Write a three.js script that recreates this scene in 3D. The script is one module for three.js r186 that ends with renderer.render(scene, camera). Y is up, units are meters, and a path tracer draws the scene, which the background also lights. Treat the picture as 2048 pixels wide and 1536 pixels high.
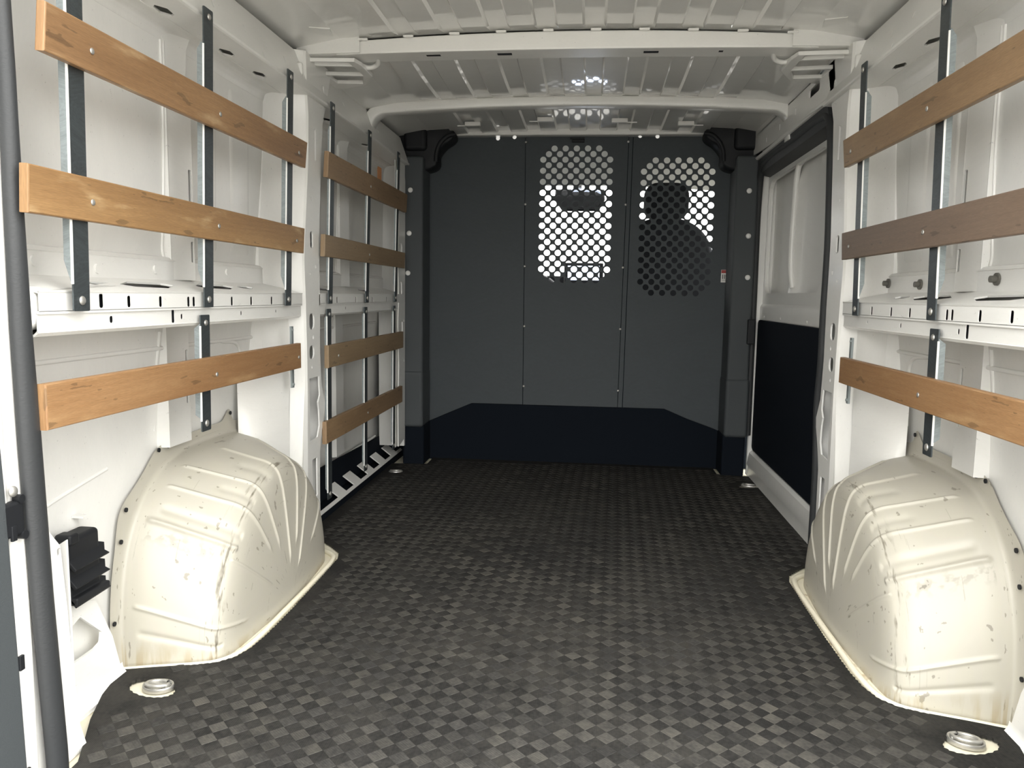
import * as THREE from 'three';
import { mergeGeometries, mergeVertices, toCreasedNormals } from 'three/addons/utils/BufferGeometryUtils.js';
import { RoundedBoxGeometry } from 'three/addons/geometries/RoundedBoxGeometry.js';
import { ImprovedNoise } from 'three/addons/math/ImprovedNoise.js';

// ------------------------------------------------------------------ camera, sky, exposure
const scene = new THREE.Scene();
const camera = new THREE.PerspectiveCamera(52.82, 2048 / 1536, 0.05, 200);
camera.position.set(0.0813, 0.8391, 0);
camera.rotation.order = 'YXZ';
camera.rotation.set(-0.11472, 0.09939, 0.015835);
scene.add(camera);

const renderer = new THREE.WebGLRenderer({ antialias: true });
renderer.toneMapping = THREE.LinearToneMapping;
renderer.toneMappingExposure = 1.07;
renderer.shadowMap.enabled = true;
renderer.shadowMap.type = THREE.PCFSoftShadowMap;

const SKY_LEVEL = 7.1;                 // overcast sky, brighter overhead
{
  const w = 64, h = 32, d = new Float32Array(w * h * 4);
  for (let j = 0; j < h; j++) for (let i = 0; i < w; i++) {
    const el = ((j + 0.5) / h - 0.5) * Math.PI, s = Math.max(0, Math.sin(el));
    const l = SKY_LEVEL * (0.62 + 1.0 * s), k = (j * w + i) * 4;
    d[k] = l * 1.0; d[k + 1] = l * 0.99; d[k + 2] = l * 0.96; d[k + 3] = 1;
  }
  const t = new THREE.DataTexture(d, w, h, THREE.RGBAFormat, THREE.FloatType);
  t.mapping = THREE.EquirectangularReflectionMapping; t.magFilter = THREE.LinearFilter; t.needsUpdate = true;
  scene.background = t; scene.environment = t;
}

// ------------------------------------------------------------------ helpers
const V3 = (x, y, z) => new THREE.Vector3(x, y, z);
let seed = 7;
const rnd = () => { seed = (seed * 1664525 + 1013904223) % 4294967296; return seed / 4294967296; };
const rr = (a, b) => a + (b - a) * rnd();
const perlin = new ImprovedNoise();
const fbm = (x, y, z, o = 4) => { let a = 0.5, f = 1, s = 0; for (let i = 0; i < o; i++) { s += a * perlin.noise(x * f, y * f, z * f); a *= 0.5; f *= 2.03; } return s; };
const used = {};
function numbered(n) { const k = used[n] = (used[n] ?? -1) + 1; return k ? n + '_' + String(k).padStart(3, '0') : n; }
function shade(m) { m.castShadow = true; m.receiveShadow = true; return m; }
function part(parent, name, geo, mat, label) {
  const m = shade(new THREE.Mesh(geo, mat)); m.name = name; parent.add(m);
  if (label) m.userData.label = label;
  return m;
}
function struct(name) { const g = new THREE.Group(); g.name = name; g.userData.kind = 'structure'; scene.add(g); return g; }
function thing(name, label, category, pos = [0, 0, 0], group) {
  const g = new THREE.Group(); g.name = numbered(name); g.userData = { label, category };
  if (group) g.userData.group = group;
  g.position.set(...pos); scene.add(g); return g;
}
function retag(o, label, pos) { const c = o.clone(); c.name = numbered(o.name.replace(/_\d+$/, '')); c.userData = { ...o.userData, label }; c.position.set(...pos); scene.add(c); return c; }
// the van is symmetrical: pieces are drawn for the right side (+x) and mirrored for the left
function mirror(g) {
  const m = g.clone(); m.scale(-1, 1, 1);
  const flip = (a) => { for (let i = 0; i < a.length; i += 3) { const t = a[i]; a[i] = a[i + 1]; a[i + 1] = t; } };
  if (m.index) { flip(m.index.array); }
  else for (const at of Object.values(m.attributes)) {
    const n = at.itemSize, a = at.array;
    for (let i = 0; i < at.count; i += 3) for (let k = 0; k < n; k++) { const p = i * n + k, q = (i + 1) * n + k, t = a[p]; a[p] = a[q]; a[q] = t; }
  }
  return m;
}
const S = (s, g) => (s < 0 ? mirror(g) : g);
const flat = (g) => { const o = g.index ? g.toNonIndexed() : g; return o; };
const merge = (l) => mergeGeometries(l.map((g) => { const o = flat(g); for (const k of Object.keys(o.attributes)) if (!['position', 'normal', 'uv'].includes(k)) o.deleteAttribute(k); return o; }));
function path(pts) { const p = new THREE.Shape(); pts.forEach(([a, b], i) => (i ? p.lineTo(a, b) : p.moveTo(a, b))); p.closePath(); return p; }
function holePath(pts) { const p = new THREE.Path(); pts.forEach(([a, b], i) => (i ? p.lineTo(a, b) : p.moveTo(a, b))); p.closePath(); return p; }
// rounded rectangle and ellipse outlines
function rrect(cx, cy, w, h, r, n = 4, turn = 0) {
  const o = [];
  for (const [sx, sy, a0] of [[1, 1, 0], [-1, 1, 1], [-1, -1, 2], [1, -1, 3]])
    for (let i = 0; i <= n; i++) { const a = (a0 + i / n) * Math.PI / 2; o.push([sx * (w / 2 - r) + r * Math.cos(a), sy * (h / 2 - r) + r * Math.sin(a)]); }
  const c = Math.cos(turn), s = Math.sin(turn);
  return o.map(([x, y]) => [cx + c * x - s * y, cy + s * x + c * y]);
}
function ell(cx, cy, a, b, n = 16, ph = 0) { const o = []; for (let i = 0; i < n; i++) { const t = i / n * Math.PI * 2 + ph; o.push([cx + a * Math.cos(t), cy + b * Math.sin(t)]); } return o; }
function quadLens(cx, cy, l, h, skew = 0.3) { return [[cx - l / 2, cy], [cx - l * 0.2, cy + h / 2], [cx + l * 0.38, cy + h / 2 * (1 - skew)], [cx + l / 2, cy], [cx + l * 0.2, cy - h / 2], [cx - l * 0.35, cy - h / 2 * (1 - skew)]]; }
function orient(g, o, u, v) {
  const U = V3(...u).normalize(), W = V3(...v).normalize(), N = U.clone().cross(W).normalize();
  const m = new THREE.Matrix4().makeBasis(U, W, N); m.setPosition(V3(...o)); g.applyMatrix4(m); return g;
}
// a sheet with holes: outline in (a, b) on the plane o + a*u + b*v, thickness t along u x v
function plate(o, u, v, pts, holes = [], t = 0.003, bevel = 0) {
  const sh = path(pts); for (const h of holes) sh.holes.push(holePath(h));
  const g = new THREE.ExtrudeGeometry(sh, { depth: t - 2 * bevel, bevelEnabled: bevel > 0, bevelSize: bevel, bevelOffset: -bevel, bevelThickness: bevel, bevelSegments: 2, steps: 1 });
  if (bevel) g.translate(0, 0, bevel);
  return orient(g, o, u, v);
}
// on the plane x = const: a = -z (towards the front), b = y; thickness goes outwards (+x) for the right side
const wallPlate = (x, pts, holes, t = 0.004, bevel = 0) => plate([x, 0, 0], [0, 0, -1], [0, 1, 0], pts.map(([z, y]) => [-z, y]), (holes || []).map((h) => h.map(([z, y]) => [-z, y])), t, bevel);
// wallPlate's normal u x v = (0,0,-1)x(0,1,0) = (1,0,0): outwards on the right side
const prismZ = (pts, z0, z1) => { const g = new THREE.ExtrudeGeometry(path(pts), { depth: Math.abs(z1 - z0), bevelEnabled: false }); g.translate(0, 0, Math.min(z0, z1)); return g; };
const box = (x0, x1, y0, y1, z0, z1, r = 0) => { const w = Math.abs(x1 - x0), h = Math.abs(y1 - y0), d = Math.abs(z1 - z0); const g = r ? new RoundedBoxGeometry(w, h, d, 2, Math.min(r, w / 2.01, h / 2.01, d / 2.01)) : new THREE.BoxGeometry(w, h, d); g.translate((x0 + x1) / 2, (y0 + y1) / 2, (z0 + z1) / 2); return g; };
// an open strip of constant thickness following a profile in (x, y), swept along z
function ribbonPts(pts, t) {
  const a = [], b = [];
  pts.forEach((p, i) => {
    const q = pts[Math.max(0, i - 1)], r = pts[Math.min(pts.length - 1, i + 1)];
    let nx = -(r[1] - q[1]), ny = r[0] - q[0]; const l = Math.hypot(nx, ny) || 1; nx /= l; ny /= l;
    a.push([p[0] + nx * t / 2, p[1] + ny * t / 2]); b.push([p[0] - nx * t / 2, p[1] - ny * t / 2]);
  });
  return a.concat(b.reverse());
}
const ribbonZ = (pts, t, z0, z1) => toCreasedNormals(prismZ(ribbonPts(pts, t), z0, z1), 0.6);
function spline(pts, n = 40) { const c = new THREE.CatmullRomCurve3(pts.map((p) => V3(p[0], p[1], p[2] || 0)), false, 'centripetal'); return c.getPoints(n).map((p) => [p.x, p.y, p.z]); }
function tube(pts, r, n = 60, k = 8) { return new THREE.TubeGeometry(new THREE.CatmullRomCurve3(pts.map((p) => V3(...p)), false, 'centripetal'), n, r, k, false); }
function cyl(p, axis, r, h, n = 16) { const g = new THREE.CylinderGeometry(r, r, h, n); const q = new THREE.Quaternion().setFromUnitVectors(V3(0, 1, 0), V3(...axis).normalize()); g.applyQuaternion(q); g.translate(...p); return g; }
function dome(p, axis, r, h) { const g = new THREE.SphereGeometry(r, 14, 7, 0, Math.PI * 2, 0, Math.PI / 2); g.scale(1, h / r, 1); const q = new THREE.Quaternion().setFromUnitVectors(V3(0, 1, 0), V3(...axis).normalize()); g.applyQuaternion(q); g.translate(...p); return g; }
// a surface from a grid of points
function gridGeo(nu, nv, fn) {
  const pos = [], uv = [], idx = [];
  for (let j = 0; j <= nv; j++) for (let i = 0; i <= nu; i++) { const p = fn(i / nu, j / nv); pos.push(p[0], p[1], p[2]); uv.push(p[3] ?? i / nu, p[4] ?? j / nv); }
  for (let j = 0; j < nv; j++) for (let i = 0; i < nu; i++) { const a = j * (nu + 1) + i, b = a + 1, c = a + nu + 1, d = c + 1; idx.push(a, b, d, a, d, c); }
  const g = new THREE.BufferGeometry();
  g.setAttribute('position', new THREE.Float32BufferAttribute(pos, 3)); g.setAttribute('uv', new THREE.Float32BufferAttribute(uv, 2)); g.setIndex(idx); g.computeVertexNormals(); return g;
}

// ------------------------------------------------------------------ procedural materials
function dataTex(w, h, fn, srgb = true, rx = 1, ry = 1) {
  const d = new Uint8Array(w * h * 4);
  for (let j = 0; j < h; j++) for (let i = 0; i < w; i++) { const c = fn(i / w, j / h), k = (j * w + i) * 4; for (let q = 0; q < 3; q++) d[k + q] = Math.max(0, Math.min(255, Math.round(255 * (Array.isArray(c) ? c[q] : c)))); d[k + 3] = 255; }
  const t = new THREE.DataTexture(d, w, h, THREE.RGBAFormat); if (srgb) t.colorSpace = THREE.SRGBColorSpace;
  t.wrapS = t.wrapT = THREE.RepeatWrapping; t.magFilter = THREE.LinearFilter; t.minFilter = THREE.LinearMipmapLinearFilter; t.generateMipmaps = true; t.repeat.set(rx, ry); t.needsUpdate = true; return t;
}
const wrapNoise = (u, v, f, s, o = 3) => { // noise on a torus, so the texture tiles
  const a = u * 2 * Math.PI, b = v * 2 * Math.PI, R = f / (2 * Math.PI);
  return fbm(R * Math.cos(a) + s, R * Math.sin(a) + 3.1 * Math.cos(b) * R, R * Math.sin(b) * 1.7 + s * 2, o);
};
const PW = [0.900, 0.897, 0.880];       // warm white body paint (sRGB)
const paintTex = dataTex(512, 512, (u, v) => {
  const g = 1 + 0.02 * wrapNoise(u, v, 6, 1.3) + 0.012 * wrapNoise(u, v, 60, 4.7, 2), sp = wrapNoise(u, v, 90, 9.2, 2) > 0.43 ? 0.86 : 1;
  return PW.map((c) => c * g * sp);
}, true, 1.6, 1.6);
const paint = new THREE.MeshPhysicalMaterial({ map: paintTex, roughness: 0.42, clearcoat: 0.5, clearcoatRoughness: 0.18 });
const roofPaint = new THREE.MeshPhysicalMaterial({ map: paintTex, roughness: 0.36, clearcoat: 0.9, clearcoatRoughness: 0.05 });
const floorPaint = new THREE.MeshPhysicalMaterial({ map: dataTex(512, 512, (u, v) => {
  const n = wrapNoise(u, v, 22, 5.5, 4), d = n > 0.2 ? Math.min(0.6, (n - 0.2) * 4) : 0, g = 1 + 0.05 * wrapNoise(u, v, 8, 2.2);
  return [0.90, 0.875, 0.79].map((c, q) => g * (c * (1 - d) + [0.62, 0.55, 0.42][q] * d));
}, true, 2.2, 2.2), roughness: 0.6 });
const galv = new THREE.MeshPhysicalMaterial({ map: dataTex(256, 256, (u, v) => {
  const n = wrapNoise(u, v, 26, 3.3, 3), m = wrapNoise(u, v, 8, 8.3, 2), k = 1 + 0.16 * n + 0.10 * m + (wrapNoise(u, v, 70, 1.2, 2) > 0.42 ? 0.35 : 0);
  return [0.36 * k, 0.385 * k, 0.395 * k];
}, true, 6, 6), roughness: 0.42, metalness: 0.75 });
const zinc = new THREE.MeshStandardMaterial({ color: new THREE.Color(0.52, 0.51, 0.48), roughness: 0.42, metalness: 0.8 });
const rubber = new THREE.MeshStandardMaterial({ color: new THREE.Color(0.028, 0.03, 0.032), roughness: 0.55, bumpMap: dataTex(128, 128, (u, v) => 0.5 + 0.5 * wrapNoise(u, v, 30, 2.8, 3), false, 8, 8), bumpScale: 0.0006 });
const blackPlastic = new THREE.MeshPhysicalMaterial({ color: new THREE.Color(0.011, 0.012, 0.014), roughness: 0.55, specularIntensity: 0.6 });
const greyPlastic = new THREE.MeshPhysicalMaterial({ color: new THREE.Color(0.05, 0.057, 0.061), roughness: 0.6, bumpMap: dataTex(128, 128, (u, v) => 0.5 + wrapNoise(u, v, 40, 6.8, 2), false, 10, 10), bumpScale: 0.0004 });
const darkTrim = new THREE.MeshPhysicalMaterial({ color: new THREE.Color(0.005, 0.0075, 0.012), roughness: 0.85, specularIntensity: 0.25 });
const partitionPaint = new THREE.MeshPhysicalMaterial({ map: dataTex(256, 256, (u, v) => {
  const k = 1 + 0.03 * wrapNoise(u, v, 5, 1.9) + 0.05 * wrapNoise(u, v, 50, 7.1, 2); return [0.268 * k, 0.288 * k, 0.299 * k];
}), roughness: 0.6, specularIntensity: 0.5, bumpMap: dataTex(128, 128, (u, v) => 0.5 + wrapNoise(u, v, 40, 3.9, 2), false, 8, 8), bumpScale: 0.0003 });
const glass = new THREE.MeshPhysicalMaterial({ color: 0xffffff, transmission: 1, thickness: 0, roughness: 0.01, ior: 1.5 });
const headCloth = new THREE.MeshStandardMaterial({ color: new THREE.Color(0.72, 0.72, 0.66), roughness: 0.95 });
const seatCloth = new THREE.MeshStandardMaterial({ color: new THREE.Color(0.018, 0.02, 0.024), roughness: 0.9 });
const darkClip = new THREE.MeshStandardMaterial({ color: new THREE.Color(0.12, 0.115, 0.10), roughness: 0.5 });
const paleGalv = new THREE.MeshPhysicalMaterial({ map: galv.map, color: new THREE.Color(2.5, 2.45, 2.35), roughness: 0.5, metalness: 0.3 });  // lighter copy of galv; on upright legs it paints the light from behind
const whitePlastic = new THREE.MeshStandardMaterial({ color: new THREE.Color(0.8, 0.79, 0.76), roughness: 0.4 });

function woodMat(base, dark, pale, s, scuff = 0) {
  const t = dataTex(1024, 128, (u, v) => {
    const y = v * 1.4 + 0.35 * fbm(u * 2.2 + s, v * 0.7, s, 3);
    const ring = 0.5 + 0.5 * Math.sin((y * 9 + 2.2 * fbm(u * 3 + s, v * 1.6, s * 1.7, 3)) * 3.1);
    const fine = fbm(u * 26 + s, v * 90, s * 3, 3), fibre = fbm(u * 90, v * 260 + s, 2.2, 2);
    const big = fbm(u * 2.4 + s * 3, v * 0.8, 4.4 + s, 3);
    let k = Math.max(0, Math.min(1, 0.5 + 0.16 * (ring - 0.5) + 0.6 * fine + 1.1 * big));
    const p = scuff * Math.max(0, fbm(u * 7 + 9 + s, v * 2.2 + s, 1.1, 4) - 0.13) * 3.4, r = Math.min(0.75, p * (0.6 + 1.4 * Math.abs(fibre)));
    const dk = fbm(u * 16 + s * 2, v * 5, 7.7, 3) > 0.34 ? 0.82 : 1;
    return base.map((c, q) => ((c * k + dark[q] * (1 - k)) * (1 + 0.16 * fibre) * dk) * (1 - r) + pale[q] * r);
  }, true, 1 / 1.3, 1 / 0.09); t.wrapS = THREE.MirroredRepeatWrapping; t.wrapT = THREE.MirroredRepeatWrapping;
  return new THREE.MeshPhysicalMaterial({ map: t, roughness: 0.52, clearcoat: 0.12, clearcoatRoughness: 0.4 });
}
const WOOD = [
  woodMat([0.614, 0.482, 0.339], [0.493, 0.373, 0.255], [0.744, 0.646, 0.502], 1.1, 1.0),
  woodMat([0.632, 0.501, 0.339], [0.512, 0.387, 0.251], [0.744, 0.646, 0.493], 4.7, 1.2),
  woodMat([0.612, 0.478, 0.335], [0.512, 0.373, 0.242], [0.725, 0.610, 0.449], 8.3, 0.5),
  woodMat([0.465, 0.396, 0.334], [0.409, 0.341, 0.286], [0.558, 0.482, 0.414], 12.9, 0.2),
  woodMat([0.577, 0.473, 0.352], [0.493, 0.396, 0.290], [0.670, 0.564, 0.431], 17.3, 0.4),
  woodMat([0.567, 0.482, 0.370], [0.493, 0.410, 0.308], [0.660, 0.573, 0.449], 21.7, 0.4),
];

// ------------------------------------------------------------------ outside ground
{
  const g = new THREE.PlaneGeometry(80, 80, 1, 1); g.rotateX(-Math.PI / 2); g.translate(0, -0.62, 0);
  const m = new THREE.MeshStandardMaterial({ map: dataTex(256, 256, (u, v) => { const k = 0.47 + 0.05 * wrapNoise(u, v, 8, 2.1) + 0.05 * wrapNoise(u, v, 60, 5.1, 2); return [k, k * 0.985, k * 0.95]; }, true, 40, 40), roughness: 0.9 });
  const o = shade(new THREE.Mesh(g, m)); o.name = 'ground'; o.userData.kind = 'structure'; scene.add(o);
}

// ------------------------------------------------------------------ van shell
const Z_REAR = -1.06, Z_PART = -3.85, Z_CAB = -5.75;
const P_R = [[1.56, -2.37], [1.45, -2.375], [1.38, -2.385], [1.24, -2.378], [1.02, -2.343], [0.93, -2.332], [0.81, -2.340], [0.65, -2.345], [0.53, -2.345], [0.40, -2.34], [0.2, -2.335], [0.0, -2.335]];
const P_F = [[1.56, -2.60], [1.45, -2.55], [1.38, -2.512], [1.24, -2.492], [1.02, -2.466], [0.93, -2.465], [0.81, -2.467], [0.65, -2.461], [0.53, -2.471], [0.47, -2.503], [0.43, -2.497], [0.40, -2.478], [0.32, -2.449], [0.2, -2.445], [0.0, -2.445]];
const lerpT = (T, y) => { for (let i = 0; i + 1 < T.length; i++) if (y <= T[i][0] && y >= T[i + 1][0]) { const k = (T[i][0] - y) / (T[i][0] - T[i + 1][0]); return T[i][1] + k * (T[i + 1][1] - T[i][1]); } return T[T.length - 1][1]; };

// floor pan of cream painted steel under the mat
{
  const fl = struct('floor');
  part(fl, 'floor_pan', box(-1.0, 1.0, -0.06, -0.004, -0.98, -5.6), floorPaint);
  part(fl, 'rear_sill', box(-0.95, 0.95, -0.16, -0.006, -0.98, -0.88, 0.02), blackPlastic);
}

const SKIN = [[0.955, -0.06], [0.955, 0.0], [0.957, 0.3], [0.948, 0.6], [0.93, 0.76], [0.915, 0.9], [0.908, 1.15], [0.903, 1.42], [0.885, 1.55], [0.86, 1.64]];
function wallSide(s, name) {
  const w = struct(name);
  // outer body skin, one sheet with a cut for the sliding door on the right
  const inner = spline(SKIN, 24), outerPts = inner.map(([x, y]) => [x + 0.014, y]);
  const skinGeo = (z0, z1) => toCreasedNormals(prismZ(inner.map(([x, y]) => [x, y]).concat(outerPts.reverse().map(([x, y]) => [x, y])), z0, z1), 0.5);
  const z1 = s > 0 ? -2.56 : -3.92;
  part(w, 'body_skin', S(s, toCreasedNormals(prismZ(inner.map((p) => [p[0], p[1]]).concat(inner.map((p) => [p[0] + 0.014, p[1]]).reverse()), Z_REAR, z1), 0.5)), paint);

  // bays: z ranges for rails
  const bays = s > 0 ? [[-1.165, -2.31]] : [[-1.165, -2.31], [-2.46, -3.60]];
  bays.forEach(([a, b], bi) => {
    // waist rail: slotted face, sloping shelf with long openings, flange, underside
    const slot = (z, y, ww = 0.011, hh = 0.022) => rrect(z, y, ww, hh, 0.004);
    const faceHoles = bi ? [slot(-2.64, 0.812), slot(-2.86, 0.812), slot(-3.08, 0.812), slot(-3.3, 0.812)]
      : [slot(-1.325, 0.817, 0.012, 0.026), slot(-1.41, 0.815), slot(-1.52, 0.814), slot(-1.632, 0.813), slot(-1.655, 0.813), slot(-1.84, 0.813), slot(-1.95, 0.813), slot(-2.08, 0.813)];
    const face = wallPlate(0.80, [[a, 0.800], [a, 0.833], [b, 0.833], [b, 0.800]], faceHoles, 0.0012);
    const flangeHoles = bi ? [slot(-2.75, 0.782, 0.01, 0.012)] : [slot(-1.36, 0.782, 0.01, 0.013), slot(-1.575, 0.783, 0.012, 0.03), slot(-1.61, 0.781, 0.008, 0.012), slot(-1.9, 0.782, 0.008, 0.012), slot(-2.12, 0.783, 0.007, 0.010)];
    const flange = wallPlate(0.805, [[a, 0.766], [a, 0.797], [b, 0.797], [b, 0.766]], flangeHoles, 0.0012);
    const v = [0.105, 0.03, 0], L = Math.hypot(0.105, 0.03);
    const openings = bi ? [quadLens(2.66, 0.055, 0.15, 0.035), quadLens(3.14, 0.055, 0.15, 0.035)]
      : [quadLens(1.415, 0.055, 0.10, 0.028), quadLens(1.565, 0.055, 0.2, 0.046), quadLens(1.86, 0.055, 0.2, 0.046), quadLens(2.03, 0.055, 0.09, 0.028)];
    const shelf = plate([0.80, 0.833, 0], [0, 0, -1], v, [[-a, 0], [-b, 0], [-b, L], [-a, L]], openings, 0.004);
    part(w, 'waist_rail', S(s, merge([face, flange, shelf,
      ribbonZ([[0.80, 0.8335], [0.7985, 0.833]], 0.003, a, b), box(0.80, 0.806, 0.796, 0.801, a, b),
      ribbonZ([[0.805, 0.767], [0.812, 0.761], [0.93, 0.757]], 0.004, a, b),
    ])), paint);
    part(w, 'rail_slot_shade', S(s, box(0.8095, 0.812, 0.768, 0.831, a - 0.03, b + 0.01)), blackPlastic);  // added black strip that paints shade behind the rail slots
    // upper band behind the shelf with round dimples
    const bandHoles = [];
    part(w, 'shelf_backing', S(s, merge([wallPlate(0.898, [[a, 0.856], [a, 0.905], [b, 0.905], [b, 0.856]], bandHoles, 0.004), ribbonZ([[0.898, 0.904], [0.903, 0.911], [0.918, 0.914]], 0.004, a, b)])), paint);
    if (!bi) for (const [z, y] of s < 0 ? [[-1.286, 0.886], [-1.463, 0.878], [-1.672, 0.884], [-2.02, 0.888]] : [[-2.243, 0.887], [-2.035, 0.881], [-1.666, 0.886]]) part(w, s < 0 ? 'dimple' : 'trim_clip', S(s, s < 0 ? toCreasedNormals(cyl([0.897, y, z], [1, 0, 0], 0.010, 0.006, 20), 0.5) : merge([cyl([0.890, y, z], [1, 0, 0], 0.007, 0.016, 12), cyl([0.895, y, z], [1, 0, 0], 0.013, 0.004, 14)])), s < 0 ? paint : darkClip);
    // lower header of the lower panel and its seam bead
    part(w, 'lower_seam', S(s, merge([tube([[0.935, 0.70, a], [0.935, 0.70, (a + b) / 2], [0.935, 0.70, b]], 0.005), bi ? tube([[0.94, 0.15, a], [0.94, 0.15, b]], 0.006) : tube([[0.937, 0.70, -2.05], [0.94, 0.68, -2.16], [0.945, 0.6, -2.19], [0.95, 0.5, -2.19]], 0.006)])), paint);

    // hat-section ribs up the outer skin
    const ribs = bi ? [[-2.98, -3.05]] : [[-1.745, -1.825]];
    for (const [ra, rb] of ribs) {
      const up = [], yl = bi ? 0.175 : 0.458;
      const outlineU = [[ra, 0.862], [ra, 1.30], [ra + 0.004, 1.39], [ra + 0.012, 1.425], [rb - 0.008, 1.432], [rb + 0.008, 1.40], [rb + 0.012, 1.34], [rb, 1.28], [rb, 0.862]];
      up.push(plate([0.899, 0, ra], [-0.014, 0, rb - ra], [0, 1, 0], outlineU.map(([z, y]) => [ra - z, y]), (bi ? [] : [rrect(rb + 0.008, 1.07, 0.011, 0.11, 0.003), rrect(rb + 0.010, 1.29, 0.010, 0.04, 0.003), rrect(rb + 0.006, 0.93, 0.009, 0.05, 0.003)]).map((h) => h.map(([z, y]) => [ra - z, y])), 0.004));
      up.push(plate([0.899, 0, ra], [1, 0, 0.2], [0, 1, 0], [[0, 0.862], [0.03, 0.862], [0.03, 1.42], [0, 1.40]], [], 0.004));
      up.push(plate([0.885, 0, rb], [1, 0, -0.5], [0, 1, 0], [[0, 0.862], [0.04, 0.862], [0.04, 1.38], [0, 1.32]], [], 0.004));
      part(w, 'rib', S(s, merge(up)), paint);
      const low = [wallPlate(0.925, [[ra - 0.012, yl], [ra - 0.012, 0.757], [rb - 0.032, 0.757], [rb - 0.032, yl]], bi ? [] : [rrect(rb - 0.02, 0.66, 0.010, 0.06, 0.003), rrect(rb - 0.02, 0.58, 0.010, 0.05, 0.003)], 0.004)];
      low.push(plate([0.925, 0, ra - 0.012], [1, 0, 0.2], [0, 1, 0], [[0, yl], [0.035, yl], [0.03, 0.757], [0, 0.757]], [], 0.004));
      low.push(plate([0.925, 0, rb - 0.032], [1, 0, -0.9], [0, 1, 0], [[0, yl], [0.045, yl], [0.04, 0.757], [0, 0.757]], [], 0.004));
      part(w, 'rib', S(s, merge(low)), paint);
      // sealant bead along the rear edge of the rib
      part(w, 'sealant_bead', S(s, merge([tube([[0.903, 1.40, ra + 0.012], [0.905, 1.2, ra + 0.008], [0.911, 1.0, ra + 0.012], [0.913, 0.93, ra + 0.016], [0.913, 0.91, ra + 0.008]], 0.0035), tube([[0.93, 0.74, ra + 0.01], [0.948, 0.62, ra + 0.006], [0.955, 0.56, ra - 0.002], [0.955, 0.5, ra + 0.01]], 0.004)])), paint);
    }
    // shallow pressings in the skin
    const press = bi ? [[-2.66, -2.80], [-3.1, -3.42]] : [[-1.9, -2.0], [-2.06, -2.2]];
    for (const [pa, pb] of press) part(w, 'pressing', S(s, gridGeo(20, 24, (u, v) => { const e = Math.min(u, 1 - u, (v) * 3, (1 - v) * 3) * 6, k = Math.min(1, e); return [0.9165 - 0.009 * v - 0.007 * (k * k * (3 - 2 * k)), 0.93 + v * 0.46, pa + (pb - pa) * u, pa + (pb - pa) * u, v * 0.46]; })), paint);
  });

  // cantrail under the roof: slotted lower face and drilled upper face
  {
    const a = Z_REAR, b = s > 0 ? -2.58 : -3.66;
    const slots = s > 0 ? [-1.42, -1.655, -1.945, -2.14] : [-1.42, -1.655, -1.945, -2.14, -2.70, -3.15];
    part(w, 'cantrail', S(s, merge([
      plate([0.865, 1.432, 0], [0, 0, -1], [-0.075, 0.006, 0], [[-a, 0], [-b, 0], [-b, 0.078], [-a, 0.078]], slots.map((z) => [[-z - 0.034, 0.016], [-z - 0.008, 0.03], [-z + 0.028, 0.026], [-z + 0.034, 0.016], [-z + 0.01, 0.004], [-z - 0.024, 0.008]]), 0.004),
      plate([0.787, 1.442, 0], [0, 0, -1], [0.04, 0.116, 0], [[-a, 0], [-b, 0], [-b, 0.128], [-a, 0.128]], [-1.3, -1.45, -1.62, -1.793, -1.958, -2.086, -2.217].map((z) => rrect(-z, 0.058, 0.008, 0.018, 0.003)).concat([-1.72, -2.041].map((z) => rrect(-z, 0.014, 0.008, 0.016, 0.003))).concat(s > 0 ? [] : [-2.75, -2.95, -3.2].map((z) => rrect(-z, 0.06, 0.008, 0.014, 0.003))), 0.004),
      ribbonZ([[0.790, 1.438], [0.786, 1.439], [0.7865, 1.444]], 0.004, a, b),
      ribbonZ(spline([[0.905, 1.40], [0.898, 1.422], [0.882, 1.431], [0.863, 1.433]], 10), 0.004, a, b),
    ])), paint);
  }

  // the pillar between rear and front bays: lit slab facing the doors, pierced inner face
  {
    const ys = []; for (let y = 1.565; y >= -0.001; y -= 0.0313) ys.push(Math.max(0, y));
    const edgeR = ys.map((y) => [lerpT(P_R, Math.min(1.56, y)), y]), edgeF = ys.map((y) => [lerpT(P_F, Math.min(1.56, y)), y]).reverse();
    const holes = [
      rrect(-2.398, 1.002, 0.026, 0.052, 0.010), rrect(-2.39, 0.745, 0.044, 0.052, 0.018), rrect(-2.387, 0.647, 0.042, 0.044, 0.017),
      [[-2.362, 0.565], [-2.45, 0.565], [-2.456, 0.50], [-2.438, 0.478], [-2.446, 0.455], [-2.45, 0.40], [-2.43, 0.365], [-2.362, 0.36]],
      rrect(-2.40, 0.235, 0.045, 0.13, 0.006),
      rrect(-2.44, 1.30, 0.014, 0.10, 0.006), rrect(-2.45, 1.35, 0.006, 0.006, 0.002),
      ell(-2.40, 1.13, 0.005, 0.006, 8), ell(-2.43, 0.92, 0.006, 0.008, 8), ell(-2.38, 0.895, 0.005, 0.006, 8), ell(-2.40, 0.695, 0.006, 0.008, 8), ell(-2.385, 0.6, 0.005, 0.006, 8),
      rrect(-2.52, 1.485, 0.02, 0.035, 0.006),
    ];
    const strip = (x0, x1, d0, d1) => gridGeo(6, 50, (u, v) => { const y = 1.565 * (1 - v), k = u, zz = lerpT(P_R, Math.min(1.56, y)); const sh = (y < 0.55 ? 0.02 * Math.sin(Math.min(1, (0.55 - y) / 0.4) * Math.PI / 2) : 0); return [x0 + (x1 - x0) * k, y, zz + (d0 + (d1 + sh - d0) * k), y, k * 0.1]; });
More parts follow.
